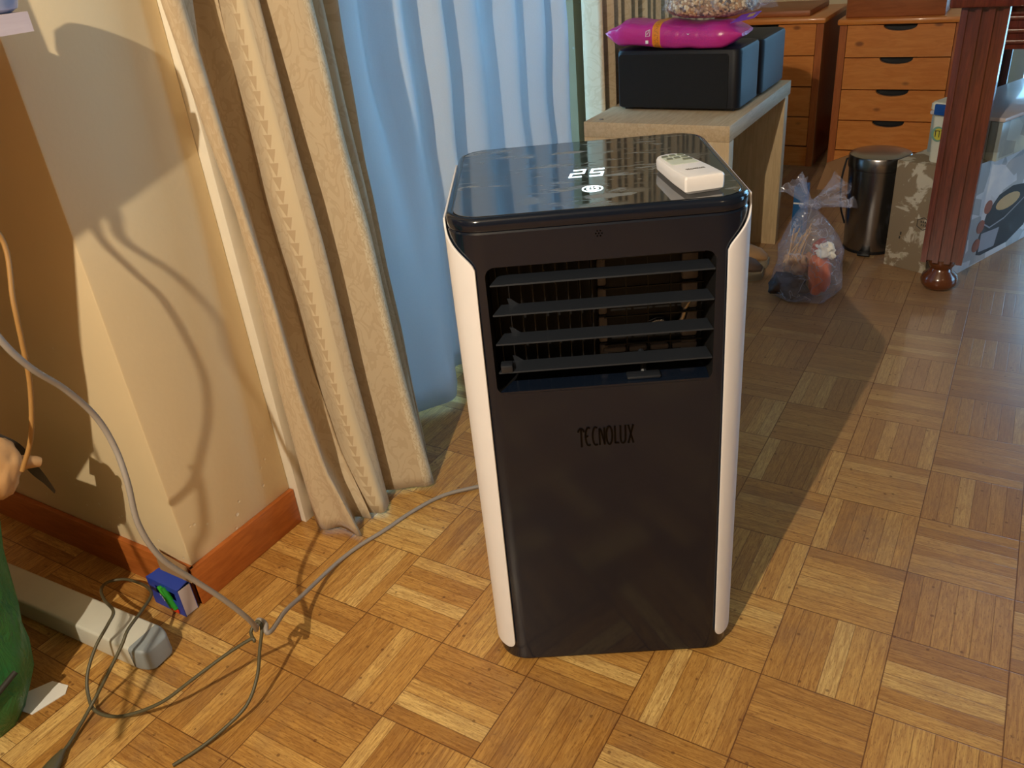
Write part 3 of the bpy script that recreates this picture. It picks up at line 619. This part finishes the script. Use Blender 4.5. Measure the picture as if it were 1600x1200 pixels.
# ------------------------------------------------------------------ low oak bench and what is on it
bn = thing('oak_bench', 'low light oak bench against the curtains, carrying black cases', 'bench', (.26, 1.75, 0))
o = obox('bench_top', (-.204, -.300, .460), (.197, .303, .500), OAK, bn, .0012)
obox('bench_leg', (-.204, -.300, .0), (.197, -.264, .4598), OAKV, bn, .001); obox('bench_leg', (-.204, .2455, .0), (.197, .2815, .4598), OAKV, bn, .001)
bm = bmesh.new(); lathe(bm, [(.005, 0), (.006, .0005), (.005, .002), (.003, .0022)], (-.165, -.27, .5), 16); finish('screw_cap', bm, CHROME, bn, smooth=50)
def case(name, x0, y0, x1, y1, z0, z1, label, front):
    t = thing(name, label, 'case', ((x0+x1)/2, (y0+y1)/2, z0), 0, None); hx, hy, h = (x1-x0)/2, (y1-y0)/2, z1-z0
    bm = bmesh.new(); loft(bm, [[(x, y, z) for x, y in rrect(-hx+i, -hy+i, hx-i, hy-i, .022, 6)] for z, i in ((.006, .004), (.010, 0), (h-.010, 0), (h-.003, .003), (h, .010))]); finish('shell', bm, CASEP, t, smooth=40)
    if front:
        bm = bmesh.new(); loft(bm, [[(x, y, z) for x, z in rrect(-hx+.010, .010, hx-.030, h-.012, .008, 4)] for y in (-hy-.003, -hy+.004)]); finish('cloth_front', bm, CASEF, t, smooth=30)
    for a in (-hx+.03, hx-.03):
        for b in (-hy+.03, hy-.03): obox('foot', (a-.012, b-.012, 0), (a+.012, b+.012, .0062), BLACKPL, t)
    return t
case('black_case', .088, 1.600, .432, 1.786, .5002, .658, 'black cloth-fronted case at the near end of the oak bench, under the pink packet', True)
case('black_case', .095, 1.796, .436, 2.045, .5002, .652, 'black plastic case behind the cloth-fronted one at the far end of the bench', False)
# pink packet
def m_pink():
    t = NT('pink_packet_foil'); co = t.coord(); x, y, z = t.xyz(co)
    nz = t.noise(co, 14, 3); col = t.mix(nz, srgb(178, 34, 122), srgb(206, 52, 150))
    band = t.math('SUBTRACT', 1.0, t.mask(t.math('ABSOLUTE', t.math('SUBTRACT', x, -.040)), .0105, .0112)); col = t.mix(band, col, srgb(232, 140, 30))
    tx = t.mask(t.noise(t.mapping(co, (260, 900, 900)), 1, 1), .50, .56); txb = t.math('MULTIPLY', t.math('MULTIPLY', tx, t.math('SUBTRACT', 1.0, t.mask(t.math('ABSOLUTE', t.math('SUBTRACT', x, -.040)), .006, .0065))), .6)
    col = t.mix(txb, col, srgb(120, 60, 40))
    st = t.math('MULTIPLY', t.math('SUBTRACT', 1.0, t.mask(t.math('ABSOLUTE', t.math('SUBTRACT', x, .045)), .055, .07)), .25); col = t.mix(t.math('MULTIPLY', st, tx), col, srgb(90, 40, 120))
    t.base(col).set(Roughness=.28); t.bump(t.noise(t.mapping(co, (18, 14, 18)), 1.4, 3, .5, .8), .5, .006); return t.m
pk = thing('pink_packet', 'glossy pink food packet with an orange band lying on the black case', 'packet', (.250, 1.655, .6585), math.radians(2))
bm = bmesh.new(); rings = []
NX = 30
for k in range(NX+1):
    s = k/NX; x = -.190+.370*s
    env = min(1, (s/.13))**.75 if s < .13 else (1 if s < .86 else max(.12, 1-((s-.86)/.14)**1.2*.88))
    hh = .030*env*(1+.06*math.sin(s*17))+.001; cz = .034+.006*math.sin(s*5+1)
    if s < .13: cz = .034+.010*(1-s/.13)
    wy = .075*(.72+.28*env)
    ring = []
    for j in range(20):
        a = 2*math.pi*j/20; c, q = math.cos(a), math.sin(a)
        yy = math.copysign(abs(c)**.6, c)*wy; zz = math.copysign(abs(q)**.5, q)*hh
        ring.append((x+.003*noise.noise(Vector((x*30, yy*30, 1))), yy, max(.0, cz-.001+zz+.0035*noise.noise(Vector((x*26, yy*30, zz*20))))))
    rings.append(ring)
loft(bm, rings); finish('foil', bm, m_pink(), pk, smooth=45)
bm = bmesh.new()
pf = lambda x, z, d: (x, -.0775-d, z)
ribbon(bm, [(-.066, .048), (-.060, .050), (-.055, .052)], .0016, .0006, pf); ribbon(bm, [(-.066, .048), (-.067, .035), (-.056, .037), (-.055, .052)], .0016, .0006, pf); ribbon(bm, [(-.0645, .039), (-.058, .048)], .0012, .0006, pf)
finish('white_print', bm, mat('print_white', srgb(235, 235, 235), .5), pk); bm = bmesh.new(); prism(bm, [(0, 0)]*0 or [(-.0635+.004*math.cos(a*.785), -.0783+.0006*math.sin(a*.785)) for a in range(8)], .018, .026)
finish('white_print', bm, mat('print_white', srgb(235, 235, 235), .5), pk); bm = bmesh.new(); ribbon(bm, [(.044, .040), (.047, .037), (.050, .040)], .0016, .0006, pf)
finish('white_print', bm, mat('print_white', srgb(235, 235, 235), .5), pk)
bm = bmesh.new(); prism(bm, [(.150, -.060), (.205, -.048), (.215, -.012), (.168, -.020)], .0, .0015)
for v in bm.verts: v.co.z += .058+(v.co.x-.15)*.10-(v.co.y+.06)*-.3
fl_ = finish('purple_flap', bm, mat('purple_foil', srgb(120, 62, 176), .25), pk); fl_['label'] = 'purple end flap with a gold square'
bm = bmesh.new(); prism(bm, [(.186, -.040), (.200, -.037), (.203, -.022), (.189, -.025)], .0016, .0024)
for v in bm.verts: v.co.z += .058+(v.co.x-.15)*.10-(v.co.y+.06)*-.3
finish('gold_square', bm, mat('gold_print', srgb(186, 146, 90), .35), pk)
# seed bag
def m_seed():
    t = NT('bird_seed'); co = t.coord(); c = t.voro(co, 150, out='Color'); r, g, b = t.xyz(c)
    col = t.ramp(r, [(0, srgb(176, 140, 100)), (.2, srgb(206, 172, 122)), (.4, srgb(228, 196, 146)), (.6, srgb(186, 136, 84)), (.75, srgb(236, 214, 172)), (.90, srgb(90, 76, 66)), (1, srgb(240, 232, 210))], 'CONSTANT')
    d = t.voro(co, 150); t.base(t.mix(t.mask(d, .45, .95), col, srgb(110, 80, 54))).set(Roughness=.6); t.bump(t.math('SUBTRACT', 1.0, d), .6, .003); return t.m
SEED = m_seed()
sd = thing('seed_bag', 'clear plastic bag of mixed bird seed lying on top of the pink packet', 'bag', (.322, 1.690, .722))
bm = bmesh.new()
def blob(sx, sy, sz, n=36, m_=18, pw=.7, seed=0, amp=.05):
    rings = []
    for i in range(1, m_):
        ph = -math.pi/2+math.pi*i/m_; cz = math.sin(ph); cr = math.cos(ph)
        ring = []
        for k in range(n):
            a = 2*math.pi*k/n; q = 1+amp*noise.noise(Vector((math.cos(a)*2+seed, math.sin(a)*2, cz*2)))*2
            ring.append((math.copysign(abs(math.cos(a))**pw, math.cos(a))*sx*abs(cr)**.6*q, math.copysign(abs(math.sin(a))**pw, math.sin(a))*sy*abs(cr)**.6*q, math.copysign(abs(cz)**.8, cz)*sz))
        rings.append(ring)
    return rings
loft(bm, [[(x, y, z+.036) for x, y, z in r] for r in blob(.112, .066, .034, 64, 26, seed=4)])
o = finish('seed_mix', bm, SEED, sd, smooth=60); o['kind'] = 'stuff'; o['label'] = 'mixed bird seed'
bm = bmesh.new(); loft(bm, [[(x, y, z+.040) for x, y, z in r] for r in blob(.122, .072, .040, 48, 20, seed=9, amp=.08)]); finish('clear_film', bm, SEEDFILM, sd, smooth=50)
def ruffle(bm, c, ax, L, r0, r1, n=36, folds=7, seed=0):
    """gathered end of a plastic bag: narrow neck flaring into a crumpled frill"""
    ax = Vector(ax).normalized(); s = ax.cross(Vector((0, 1, .2))).normalized(); q = s.cross(ax); rings = []
    for i in range(9):
        t = i/8; r = r0+(r1-r0)*t**1.4; ring = []
        for k in range(n):
            a = 2*math.pi*k/n; f = 1+(.10+.42*t)*math.sin(a*folds+seed+t*2)+.25*t*noise.noise(Vector((math.cos(a)*3, math.sin(a)*3, t*3+seed)))
            ring.append(Vector(c)+ax*(L*t*(1+.12*math.sin(a*3+seed)))+s*r*f*math.cos(a)+q*r*f*.55*math.sin(a))
        rings.append(ring)
    loft(bm, rings, True, False)
bm = bmesh.new(); ruffle(bm, (.112, -.02, .020), (.75, -.15, .65), .060, .009, .030, seed=2); tube(bm, catmull([(.085, -.02, .030), (.100, -.02, .024), (.115, -.02, .021)], 4), .022, 12, taper=lambda t: 1-.6*t)
finish('bag_neck', bm, SEEDFILM, sd, smooth=40)['label'] = 'gathered neck of the bag, glinting pale blue'

# ------------------------------------------------------------------ pine drawer chests along the back wall
def chest(x0, x1, yf, ztop, nd, label, depth=.42):
    t = thing('drawer_chest', label, 'chest of drawers', ((x0+x1)/2, yf+depth/2, 0), 0, 'pine drawer chests along the back wall')
    hx, hy = (x1-x0)/2, depth/2; st = .026
    bm = bmesh.new(); box(bm, (-hx, -hy, 0), (-hx+st, hy, ztop-.022)); box(bm, (hx-st, -hy, 0), (hx, hy, ztop-.022)); box(bm, (-hx+st, hy-.01, .02), (hx-st, hy, ztop-.022)); box(bm, (-hx+st, -hy+.012, .0), (hx-st, hy-.01, .02)); finish('carcass', bm, PINESIDE, t)
    obox('top', (-hx-.008, -hy-.016, ztop-.021), (hx+.008, hy, ztop), PINE, t, .006)
    dh = .1165; gap = .004
    obox('plinth', (-hx+st, -hy+.004, 0), (hx-st, -hy+.016, ztop-.026-nd*dh), PINE, t)
    for k in range(nd):
        z1 = ztop-.024-k*dh; z0 = z1-dh+gap; w_ = hx-st-.002; bm = bmesh.new()
        cw_, cdp = .058, .022
        P = [(-w_, z0), (w_, z0), (w_, z1), (cw_, z1)] + [(cw_*math.cos(math.radians(180*q/12))*(1 if True else 1), z1-cdp*math.sin(math.radians(180*q/12))**.8) for q in range(1, 12)] + [(-cw_, z1), (-w_, z1)]
        loft(bm, [[(x, y, z) for x, z in P] for y in (-hy+.001, -hy+.016)]); dr = finish('drawer', bm, PINE, t)
        obox('cutout_shade', (-.07, -hy+.030, z0+.004), (.07, -hy+.034, z1), BLACKPL, dr)  # black sheet standing in for the shade behind the handle cut-out
    return t
chest(-.095, .362, 2.925, .570, 4, 'orange pine chest of narrow drawers half hidden behind the oak bench')
chest(.420, .842, 2.930, .560, 4, 'orange pine chest of drawers behind the steel pedal bin')
PINED = wood('dark_pine', srgb(150, 84, 44), srgb(174, 102, 56), (1.5, 10, 10), .45)
tag(obox('wooden_box', (.432, 2.955, .5605), (.772, 3.28, .72), PINED, bev=.004), 'brown wooden box standing on the chest behind the pedal bin', 'box')
tag(obox('wooden_board', (-.09, 2.96, .5705), (.300, 3.30, .592), PINED, bev=.004), 'brown wooden board lying on the chest behind the oak bench', 'board')

# ------------------------------------------------------------------ pedal bin
pb = thing('pedal_bin', 'round brushed steel pedal bin in front of the pine chest', 'bin', (.732, 2.056, 0))
bm = bmesh.new(); lathe(bm, [(.074, .006), (.0755, .010), (.0835, .255), (.0825, .256)], n=64); finish('bin_body', bm, CHROME, pb, smooth=40)
bm = bmesh.new(); lathe(bm, [(.073, 0), (.0765, .001), (.0765, .009), (.074, .0095)], n=48); finish('base_ring', bm, BLACKPL, pb, smooth=40)
bm = bmesh.new(); lathe(bm, [(.0835, .2565), (.087, .257), (.0875, .260), (.0875, .290), (.085, .2945), (.078, .297), (.050, .3005), (.02, .302)], n=64); lid_ = finish('lid', bm, CHROME, pb, smooth=40)
obox('hinge', (-.025, .083, .235), (.025, .102, .285), BLACKPL, pb, .004)
bm = bmesh.new(); tube(bm, catmull([(-.098, .03, .262), (-.105, .02, .20), (-.100, .02, .12), (-.084, .03, .06)], 6), .003, 8); tube(bm, [(-.086, .03, .270), (-.099, .03, .262)], .003, 8); finish('handle', bm, BLACKPL, pb, smooth=50)
obox('pedal', (-.018, -.100, .004), (.018, -.070, .010), BLACKPL, pb, .002)

# ------------------------------------------------------------------ cartons at the table leg
TH = math.atan2(-.389, .921)
cb = thing('appliance_carton', 'large printed appliance carton with a peeling grey-beige side behind the table leg', 'carton', (.972, 1.849, 0), TH)
def m_marble():
    t = NT('peeled_cardboard'); co = t.coord(); n1 = t.noise(co, 13, 5, .6, .6); n2 = t.noise(co, 40, 4)
    col = t.mix(t.mask(n1, .53, .58), srgb(140, 122, 98), srgb(196, 186, 166)); col = t.mix(t.mask(n2, .62, .7), col, srgb(176, 166, 140)); t.base(col).set(Roughness=.8); t.bump(n1, .3, .002); return t.m
def m_printbox(nm, a, b):
    t = NT(nm); co = t.coord(); n1 = t.noise(co, 7, 3, .5, .6); col = t.mix(t.mask(n1, .4, .6), a, b)
    v = t.voro(t.mapping(co, (1, 9, 13)), 1.6, out='Color'); r, g, bb_ = t.xyz(v); col = t.mix(t.math('MULTIPLY', t.mask(r, .66, .70), .5), col, srgb(116, 120, 122)); t.base(col).set(Roughness=.3, Coat_Weight=.4, Coat_Roughness=.12); t.bump(n1, .25, .006); return t.m
MARB = m_marble(); PRB = m_printbox('printed_carton', srgb(232, 230, 232), srgb(212, 214, 222)); LEAFB = m_printbox('leaf_print', srgb(214, 222, 206), srgb(170, 184, 186))
bm = bmesh.new(); box(bm, (-.1916, 0, 0), (0, .62, .310), 0, .002)
for f in bm.faces: f.material_index = 1 if f.normal.x > .6 else 0
o = finish('carton', bm, [MARB, PRB], cb, smooth=30)
side = lambda y, z, d: (.0003+d, y, z)
def poly(name, pts, m, par, fr_, th=.0006):
    bm = bmesh.new(); loft(bm, [[fr_(a, b, 0) for a, b in pts], [fr_(a, b, th) for a, b in pts]]); return finish(name, bm, m, par)
poly('cooker_print', [(.150, .030), (.175, .022), (.33, .020), (.42, .05), (.45, .10), (.44, .15), (.40, .185), (.30, .200), (.225, .190), (.17, .150), (.147, .085)], mat('print_black', srgb(34, 38, 48), .3), cb, side)
poly('cooker_panel', [(.160, .036), (.250, .030), (.262, .085), (.158, .092)], mat('print_silver', srgb(150, 152, 164), .3), cb, side, .0009)
poly('food_print', [(.285+.07*math.cos(a*.4), .158+.022*math.sin(a*.4)) for a in range(16)], mat('print_food', srgb(206, 170, 120), .4), cb, side, .0009)
bm = bmesh.new(); ribbon(bm, [(.165, .118), (.20, .100), (.28, .108), (.36, .135), (.43, .16)], .004, .0012, side); finish('cooker_rim', bm, mat('print_silver', srgb(150, 152, 164), .3), cb)
for cy, cz in ((.170, .168), (.146, .116), (.139, .062)): poly('dish_print', [(cy+.021*math.cos(a*.35), cz+.0195*math.sin(a*.35)) for a in range(18)], mat('print_dish', srgb(150, 84, 62), .4), cb, side, .0009)
bm = bmesh.new(); face = lambda x, z, d: (x, -.0003-d, z)
ribbon(bm, [(-.090+.020*math.cos(math.radians(a)), .145+.018*math.sin(math.radians(a))) for a in (30, 90, 150, 210, 270, 330, 390)], .0022, .0006, face)
for k in range(3): box(bm, (-.098+k*.006, -.0010, .148), (-.0945+k*.006, -.0002, .153)); box(bm, (-.096+k*.006, -.0010, .138), (-.0935+k*.006, -.0002, .144))
finish('stamp', bm, mat('print_ink', srgb(60, 56, 52), .6), cb)
bm = bmesh.new(); box(bm, (-.153, -.0010, .100), (-.149, -.0002, .109)); box(bm, (-.155, -.0010, .088), (-.151, -.0002, .096)); finish('ink_mark', bm, mat('print_ink', srgb(60, 56, 52), .6), cb)
c2 = thing('wrapped_carton', 'leaf-patterned carton in clear wrap on top of the appliance carton', 'carton', (.972, 1.849, .3102), TH)
obox('carton', (-.012, .116, 0), (.020, .64, .104), LEAFB, c2, .003); obox('lid', (-.18, .112, .1042), (.026, .645, .116), mat('lid_grey', srgb(206, 200, 206), .35, coat=.3), c2, .004)
bm = bmesh.new(); box(bm, (-.175, .118, 0), (-.013, .635, .1040), 0, .002); finish('carton_side', bm, LEAFB, c2, smooth=30)

tb = thing('plastic_tub', 'white plastic tub with blue handles on the carton behind the table leg', 'tub', (.972, 1.849, .3105), TH)
TUBW = mat('tub_white', srgb(226, 224, 206), .35, var=.02); TBL = mat('tub_blue', srgb(24, 74, 150), .35)
bm = bmesh.new(); loft(bm, [[(x, y, z) for x, y in rrect(-.125-i, .022-i, -.020+i, .098+i, .012, 5)] for z, i in ((0, -.006), (.004, -.004), (.140, .0))]); finish('tub_body', bm, TUBW, tb, smooth=40)
bm = bmesh.new(); loft(bm, [[(x, y, z) for x, y in rrect(-.132-i, .015-i, -.013+i, .105+i, .014, 5)] for z, i in ((.1402, -.001), (.1415, 0), (.155, 0), (.160, -.004), (.1605, -.010))]); finish('lid', bm, TUBW, tb, smooth=40)
obox('handle', (-.114, .006, .130), (-.062, .0148, .158), TBL, tb, .003)['label'] = 'blue clip handle'
bm = bmesh.new(); tf2 = lambda x, z, d: (x, .0215-d, z)
loft(bm, [[tf2(-.101+.018*math.cos(a*.314), .078+.020*math.sin(a*.314), d) for a in range(20)] for d in (0, .0006)]); finish('badge', bm, mat('badge_green', srgb(120, 160, 140), .4), tb)
bm = bmesh.new(); loft(bm, [[tf2(-.099+.0130*math.cos(a*.314), .078+.0155*math.sin(a*.314), d) for a in range(20)] for d in (.0006, .0010)]); finish('badge', bm, mat('badge_yellow', srgb(206, 196, 70), .4), tb)
bm = bmesh.new()
for pl in ([(-.067, .086), (-.052, .087)], [(-.064, .087), (-.064, .070)], [(-.054, .087), (-.054, .070)], [(-.047, .088), (-.047, .070)], [(-.050, .088), (-.034, .089)], [(-.040, .088), (-.040, .071)]): ribbon(bm, [(a-.043, b) for a, b in pl], .0022, .0014, tf2)
finish('badge_letters', bm, mat('print_ink', srgb(60, 56, 52), .6), tb)

# ------------------------------------------------------------------ dining table
tbl = thing('dining_table', 'dark red wooden dining table on a fluted square leg with a bun foot', 'table', (.957, 1.790, 0))
def leg(px_, py_, parent):
    bm = bmesh.new(); h = .0500; n = 4; ww = 2*h/7.0; gv = .013
    prof = []
    for sgn in range(4):
        side_p = []
        for k in range(7):
            a = -h+k*ww; dpt = 0 if k % 2 == 0 else .018
            side_p += [(a, -h+dpt), (a+ww, -h+dpt)] if k % 2 == 0 else [(a, -h+dpt), (a+ww, -h+dpt)]
        cs, sn = [(1, 0), (0, 1), (-1, 0), (0, -1)][sgn]
        for x, y in side_p: prof.append((px_+cs*x-sn*y, py_+sn*x+cs*y))
    out = []
    for p in prof:
        if not out or (abs(out[-1][0]-p[0])+abs(out[-1][1]-p[1])) > 1e-6: out.append(p)
    prism(bm, out[:-1] if (abs(out[0][0]-out[-1][0])+abs(out[0][1]-out[-1][1])) < 1e-6 else out, .088, .720)
    lg = finish('leg', bm, MAHOG, parent)
    bm = bmesh.new(); lathe(bm, [(.022, 0), (.036, .004), (.0445, .014), (.047, .026), (.043, .040), (.030, .052), (.027, .060), (.034, .072), (.036, .082), (.034, .0885)], (px_, py_, 0), 40); finish('bun_foot', bm, mat('foot_brown', srgb(98, 52, 26), .22, coat=.5), lg, smooth=50)
for x, y in ((0, 0), (1.45, 0), (0, 1.12), (1.45, 1.12)):
    leg(x, y, tbl)
def apron(x0, y0, x1, y1):
    bm = bmesh.new(); box(bm, (x0, y0, .622), (x1, y1, .716), 0, .001)
    hx = (x1-x0) > (y1-y0)
    for z in (.640, .664, .692):
        if hx: tube(bm, [(x0, y0-.001, z), (x1, y0-.001, z)], .007, 10)
        else: tube(bm, [(x0-.001, y0, z), (x0-.001, y1, z)], .007, 10)
    finish('apron', bm, MAHOG, tbl, smooth=40)
apron(.052, -.02, 1.398, .005); apron(.052, 1.115, 1.398, 1.14); apron(-.012, .052, .012, 1.068); apron(1.438, .052, 1.462, 1.068)
obox('tabletop', (-.075, -.075, .7205), (1.525, 1.195, .752), MAHOG, tbl, .006)

# ------------------------------------------------------------------ plastic bag on the floor by the bench
pbg = thing('plastic_bag', 'knotted clear plastic bag with orange and dark waste between bench and pedal bin', 'bag', (.640, 1.622, 0))
def pring(z, s, cx, cy, n=40, seed=0):
    out = []
    for k in range(n):
        a = 2*math.pi*k/n; q = 1+.10*noise.noise(Vector((math.cos(a)*1.7, math.sin(a)*1.7, z*16+seed)))*2+.03*math.sin(a*7+z*40)
        out.append((cx+s*q*math.cos(a), cy+s*.78*q*math.sin(a), z+.006*noise.noise(Vector((a, z*9, 3)))*(z > .01)))
    return out
bm = bmesh.new()
loft(bm, [pring(z, s, cx, 0) for z, s, cx in ((.001, .060, -.005), (.006, .082, -.004), (.03, .092, .0), (.06, .094, .0), (.10, .086, .002), (.14, .078, .0), (.18, .068, -.004), (.215, .050, -.010), (.240, .030, -.014), (.258, .016, -.012), (.268, .012, -.010))], True, True)
finish('bag_film', bm, FILM, pbg, smooth=45)
bm = bmesh.new(); ruffle(bm, (-.010, 0, .262), (-.62, 0, .75), .075, .010, .030, seed=1, folds=5); ruffle(bm, (-.006, 0, .262), (.85, 0, .42), .095, .012, .042, seed=4, folds=5); tube(bm, catmull([(-.03, -.01, .262), (-.01, -.018, .270), (.01, -.008, .262), (.0, .01, .258)], 5), .011, 10)
finish('bag_ears', bm, FILM, pbg, smooth=35)['label'] = 'frilled ears of plastic above the knot'
def lump(name, c, s, m, label, cat, seed, grp=None, amp=.14, par=None):
    bm = bmesh.new(); bmesh.ops.create_icosphere(bm, subdivisions=4, radius=1)
    for v in bm.verts:
        q = 1+amp*noise.noise(v.co*1.8+Vector((seed, 0, 0)))*2+amp*.5*noise.noise(v.co*5+Vector((0, seed, 0)))
        v.co = Vector((c[0]+v.co.x*s[0]*q, c[1]+v.co.y*s[1]*q, max(.0015, c[2]+v.co.z*s[2]*q)))
    o = finish(name, bm, m, par, smooth=60)
    if label: tag(o, label, cat, grp)
    return o
lump('orange_peel', (.674, 1.604, .078), (.030, .032, .060), mat('orange_peel', srgb(206, 96, 30), .5, bump=.5, nscale=60), 'bright orange waste inside the clear plastic bag', 'waste', 1)
lump('dark_waste', (.596, 1.596, .036), (.050, .040, .033), mat('dark_waste', srgb(56, 42, 40), .7, bump=.6, nscale=60), 'dark crumpled waste at the bottom of the clear plastic bag', 'waste', 2, amp=.2)
lump('paper_scrap', (.684, 1.590, .150), (.026, .012, .020), mat('paper_white', srgb(225, 222, 215), .6), 'crumpled white paper inside the clear plastic bag', 'paper', 3, amp=.35)
lump('bread_crust', (.642, 1.664, .060), (.036, .022, .040), mat('bread_brown', srgb(176, 116, 70), .7, bump=.6, nscale=50), 'light brown crust inside the clear plastic bag', 'waste', 5, amp=.3)
lump('red_peel', (.668, 1.612, .150), (.020, .020, .020), mat('red_peel', srgb(160, 70, 50), .5), 'reddish peel on top inside the clear plastic bag', 'waste', 6, amp=.25)
lump('beige_waste', (.605, 1.620, .090), (.026, .024, .030), mat('beige_waste', srgb(190, 150, 110), .7), 'beige scraps under the sticks in the clear plastic bag', 'waste', 7, amp=.35)
STK = mat('stick_straw', srgb(214, 170, 112), .6); rr = random.Random(5)
for k in range(11):
    a = (.590+rr.uniform(-.018, .022), 1.605+rr.uniform(-.012, .03), .085+rr.uniform(-.01, .01)); b = (.628+rr.uniform(-.035, .012), 1.622+rr.uniform(-.02, .01), .200+rr.uniform(-.025, .012))
    bm = bmesh.new(); tube(bm, [a, b], .0016, 6); tag(finish('straw_stick', bm, STK, smooth=60), 'thin straw-coloured stick standing inside the clear plastic bag', 'stick', 'straw sticks in the plastic bag')

# blue carton, brown board and shoes behind
bc = tag(obox('blue_carton', (.484, 2.085, 0), (.520, 2.15, .165), mat('blue_box', srgb(30, 92, 150), .45), bev=.002), 'blue carton on the floor behind the far bench leg', 'box')
bm = bmesh.new(); box(bm, (.486, 2.0845, .110), (.518, 2.0855, .115)); lb = finish('white_line', bm, mat('print_white', srgb(235, 235, 235), .5), bc)
bm = bmesh.new(); loft(bm, [[(.45, 2.62, .0), (.56, 2.62, .0), (.56, 2.66, .13), (.47, 2.66, .09)], [(.45, 2.626, .0), (.56, 2.626, .0), (.56, 2.666, .13), (.47, 2.666, .09)]]); tag(finish('cardboard_piece', bm, mat('cardboard_tan', srgb(160, 116, 76), .8)), 'tan cardboard piece leaning behind the pedal bin, beside the bench', 'cardboard')
def shoe(loc, rz, label, c):
    t = thing('shoe', label, 'shoe', loc, rz, 'shoes beside the oak bench')
    def ring(y, w_, z0, z1, n=20): return [(w_*math.cos(2*math.pi*k/n), y, z0+(z1-z0)*(.5+.5*math.sin(2*math.pi*k/n))) for k in range(n)]
    bm = bmesh.new(); loft(bm, [[(w_*s, y, z) for s, z in ((-1, .0), (1, .0), (1.02, .022), (-1.02, .022))] for y, w_ in ((-.135, .018), (-.12, .034), (-.06, .046), (0, .040), (.06, .034), (.11, .036), (.135, .024))]); finish('sole', bm, mat('pale_sole', srgb(150, 138, 116), .6), t, smooth=50)
    bm = bmesh.new(); loft(bm, [ring(y, w_, .018, z1) for y, w_, z1 in ((-.132, .012, .035), (-.11, .032, .052), (-.06, .043, .066), (0, .039, .085), (.05, .034, .098), (.10, .034, .102), (.132, .016, .080))]); up_ = finish('upper', bm, c, t, smooth=60)
    bm = bmesh.new(); lathe(bm, [(.024, 0), (.027, .004), (.022, .006)], (0, .07, .098), 24); finish('collar', bm, mat('shoe_lining', srgb(186, 150, 104), .8), t, smooth=60)
shoe((.360, 1.700, 0), math.radians(97), 'dark brown shoe with a pale sole, nearer the front of the bench', mat('shoe_brown', srgb(84, 66, 56), .6))
shoe((.350, 1.800, 0), math.radians(93), 'lighter tan shoe behind the dark brown shoe under the bench', mat('shoe_tan', srgb(170, 130, 88), .7))
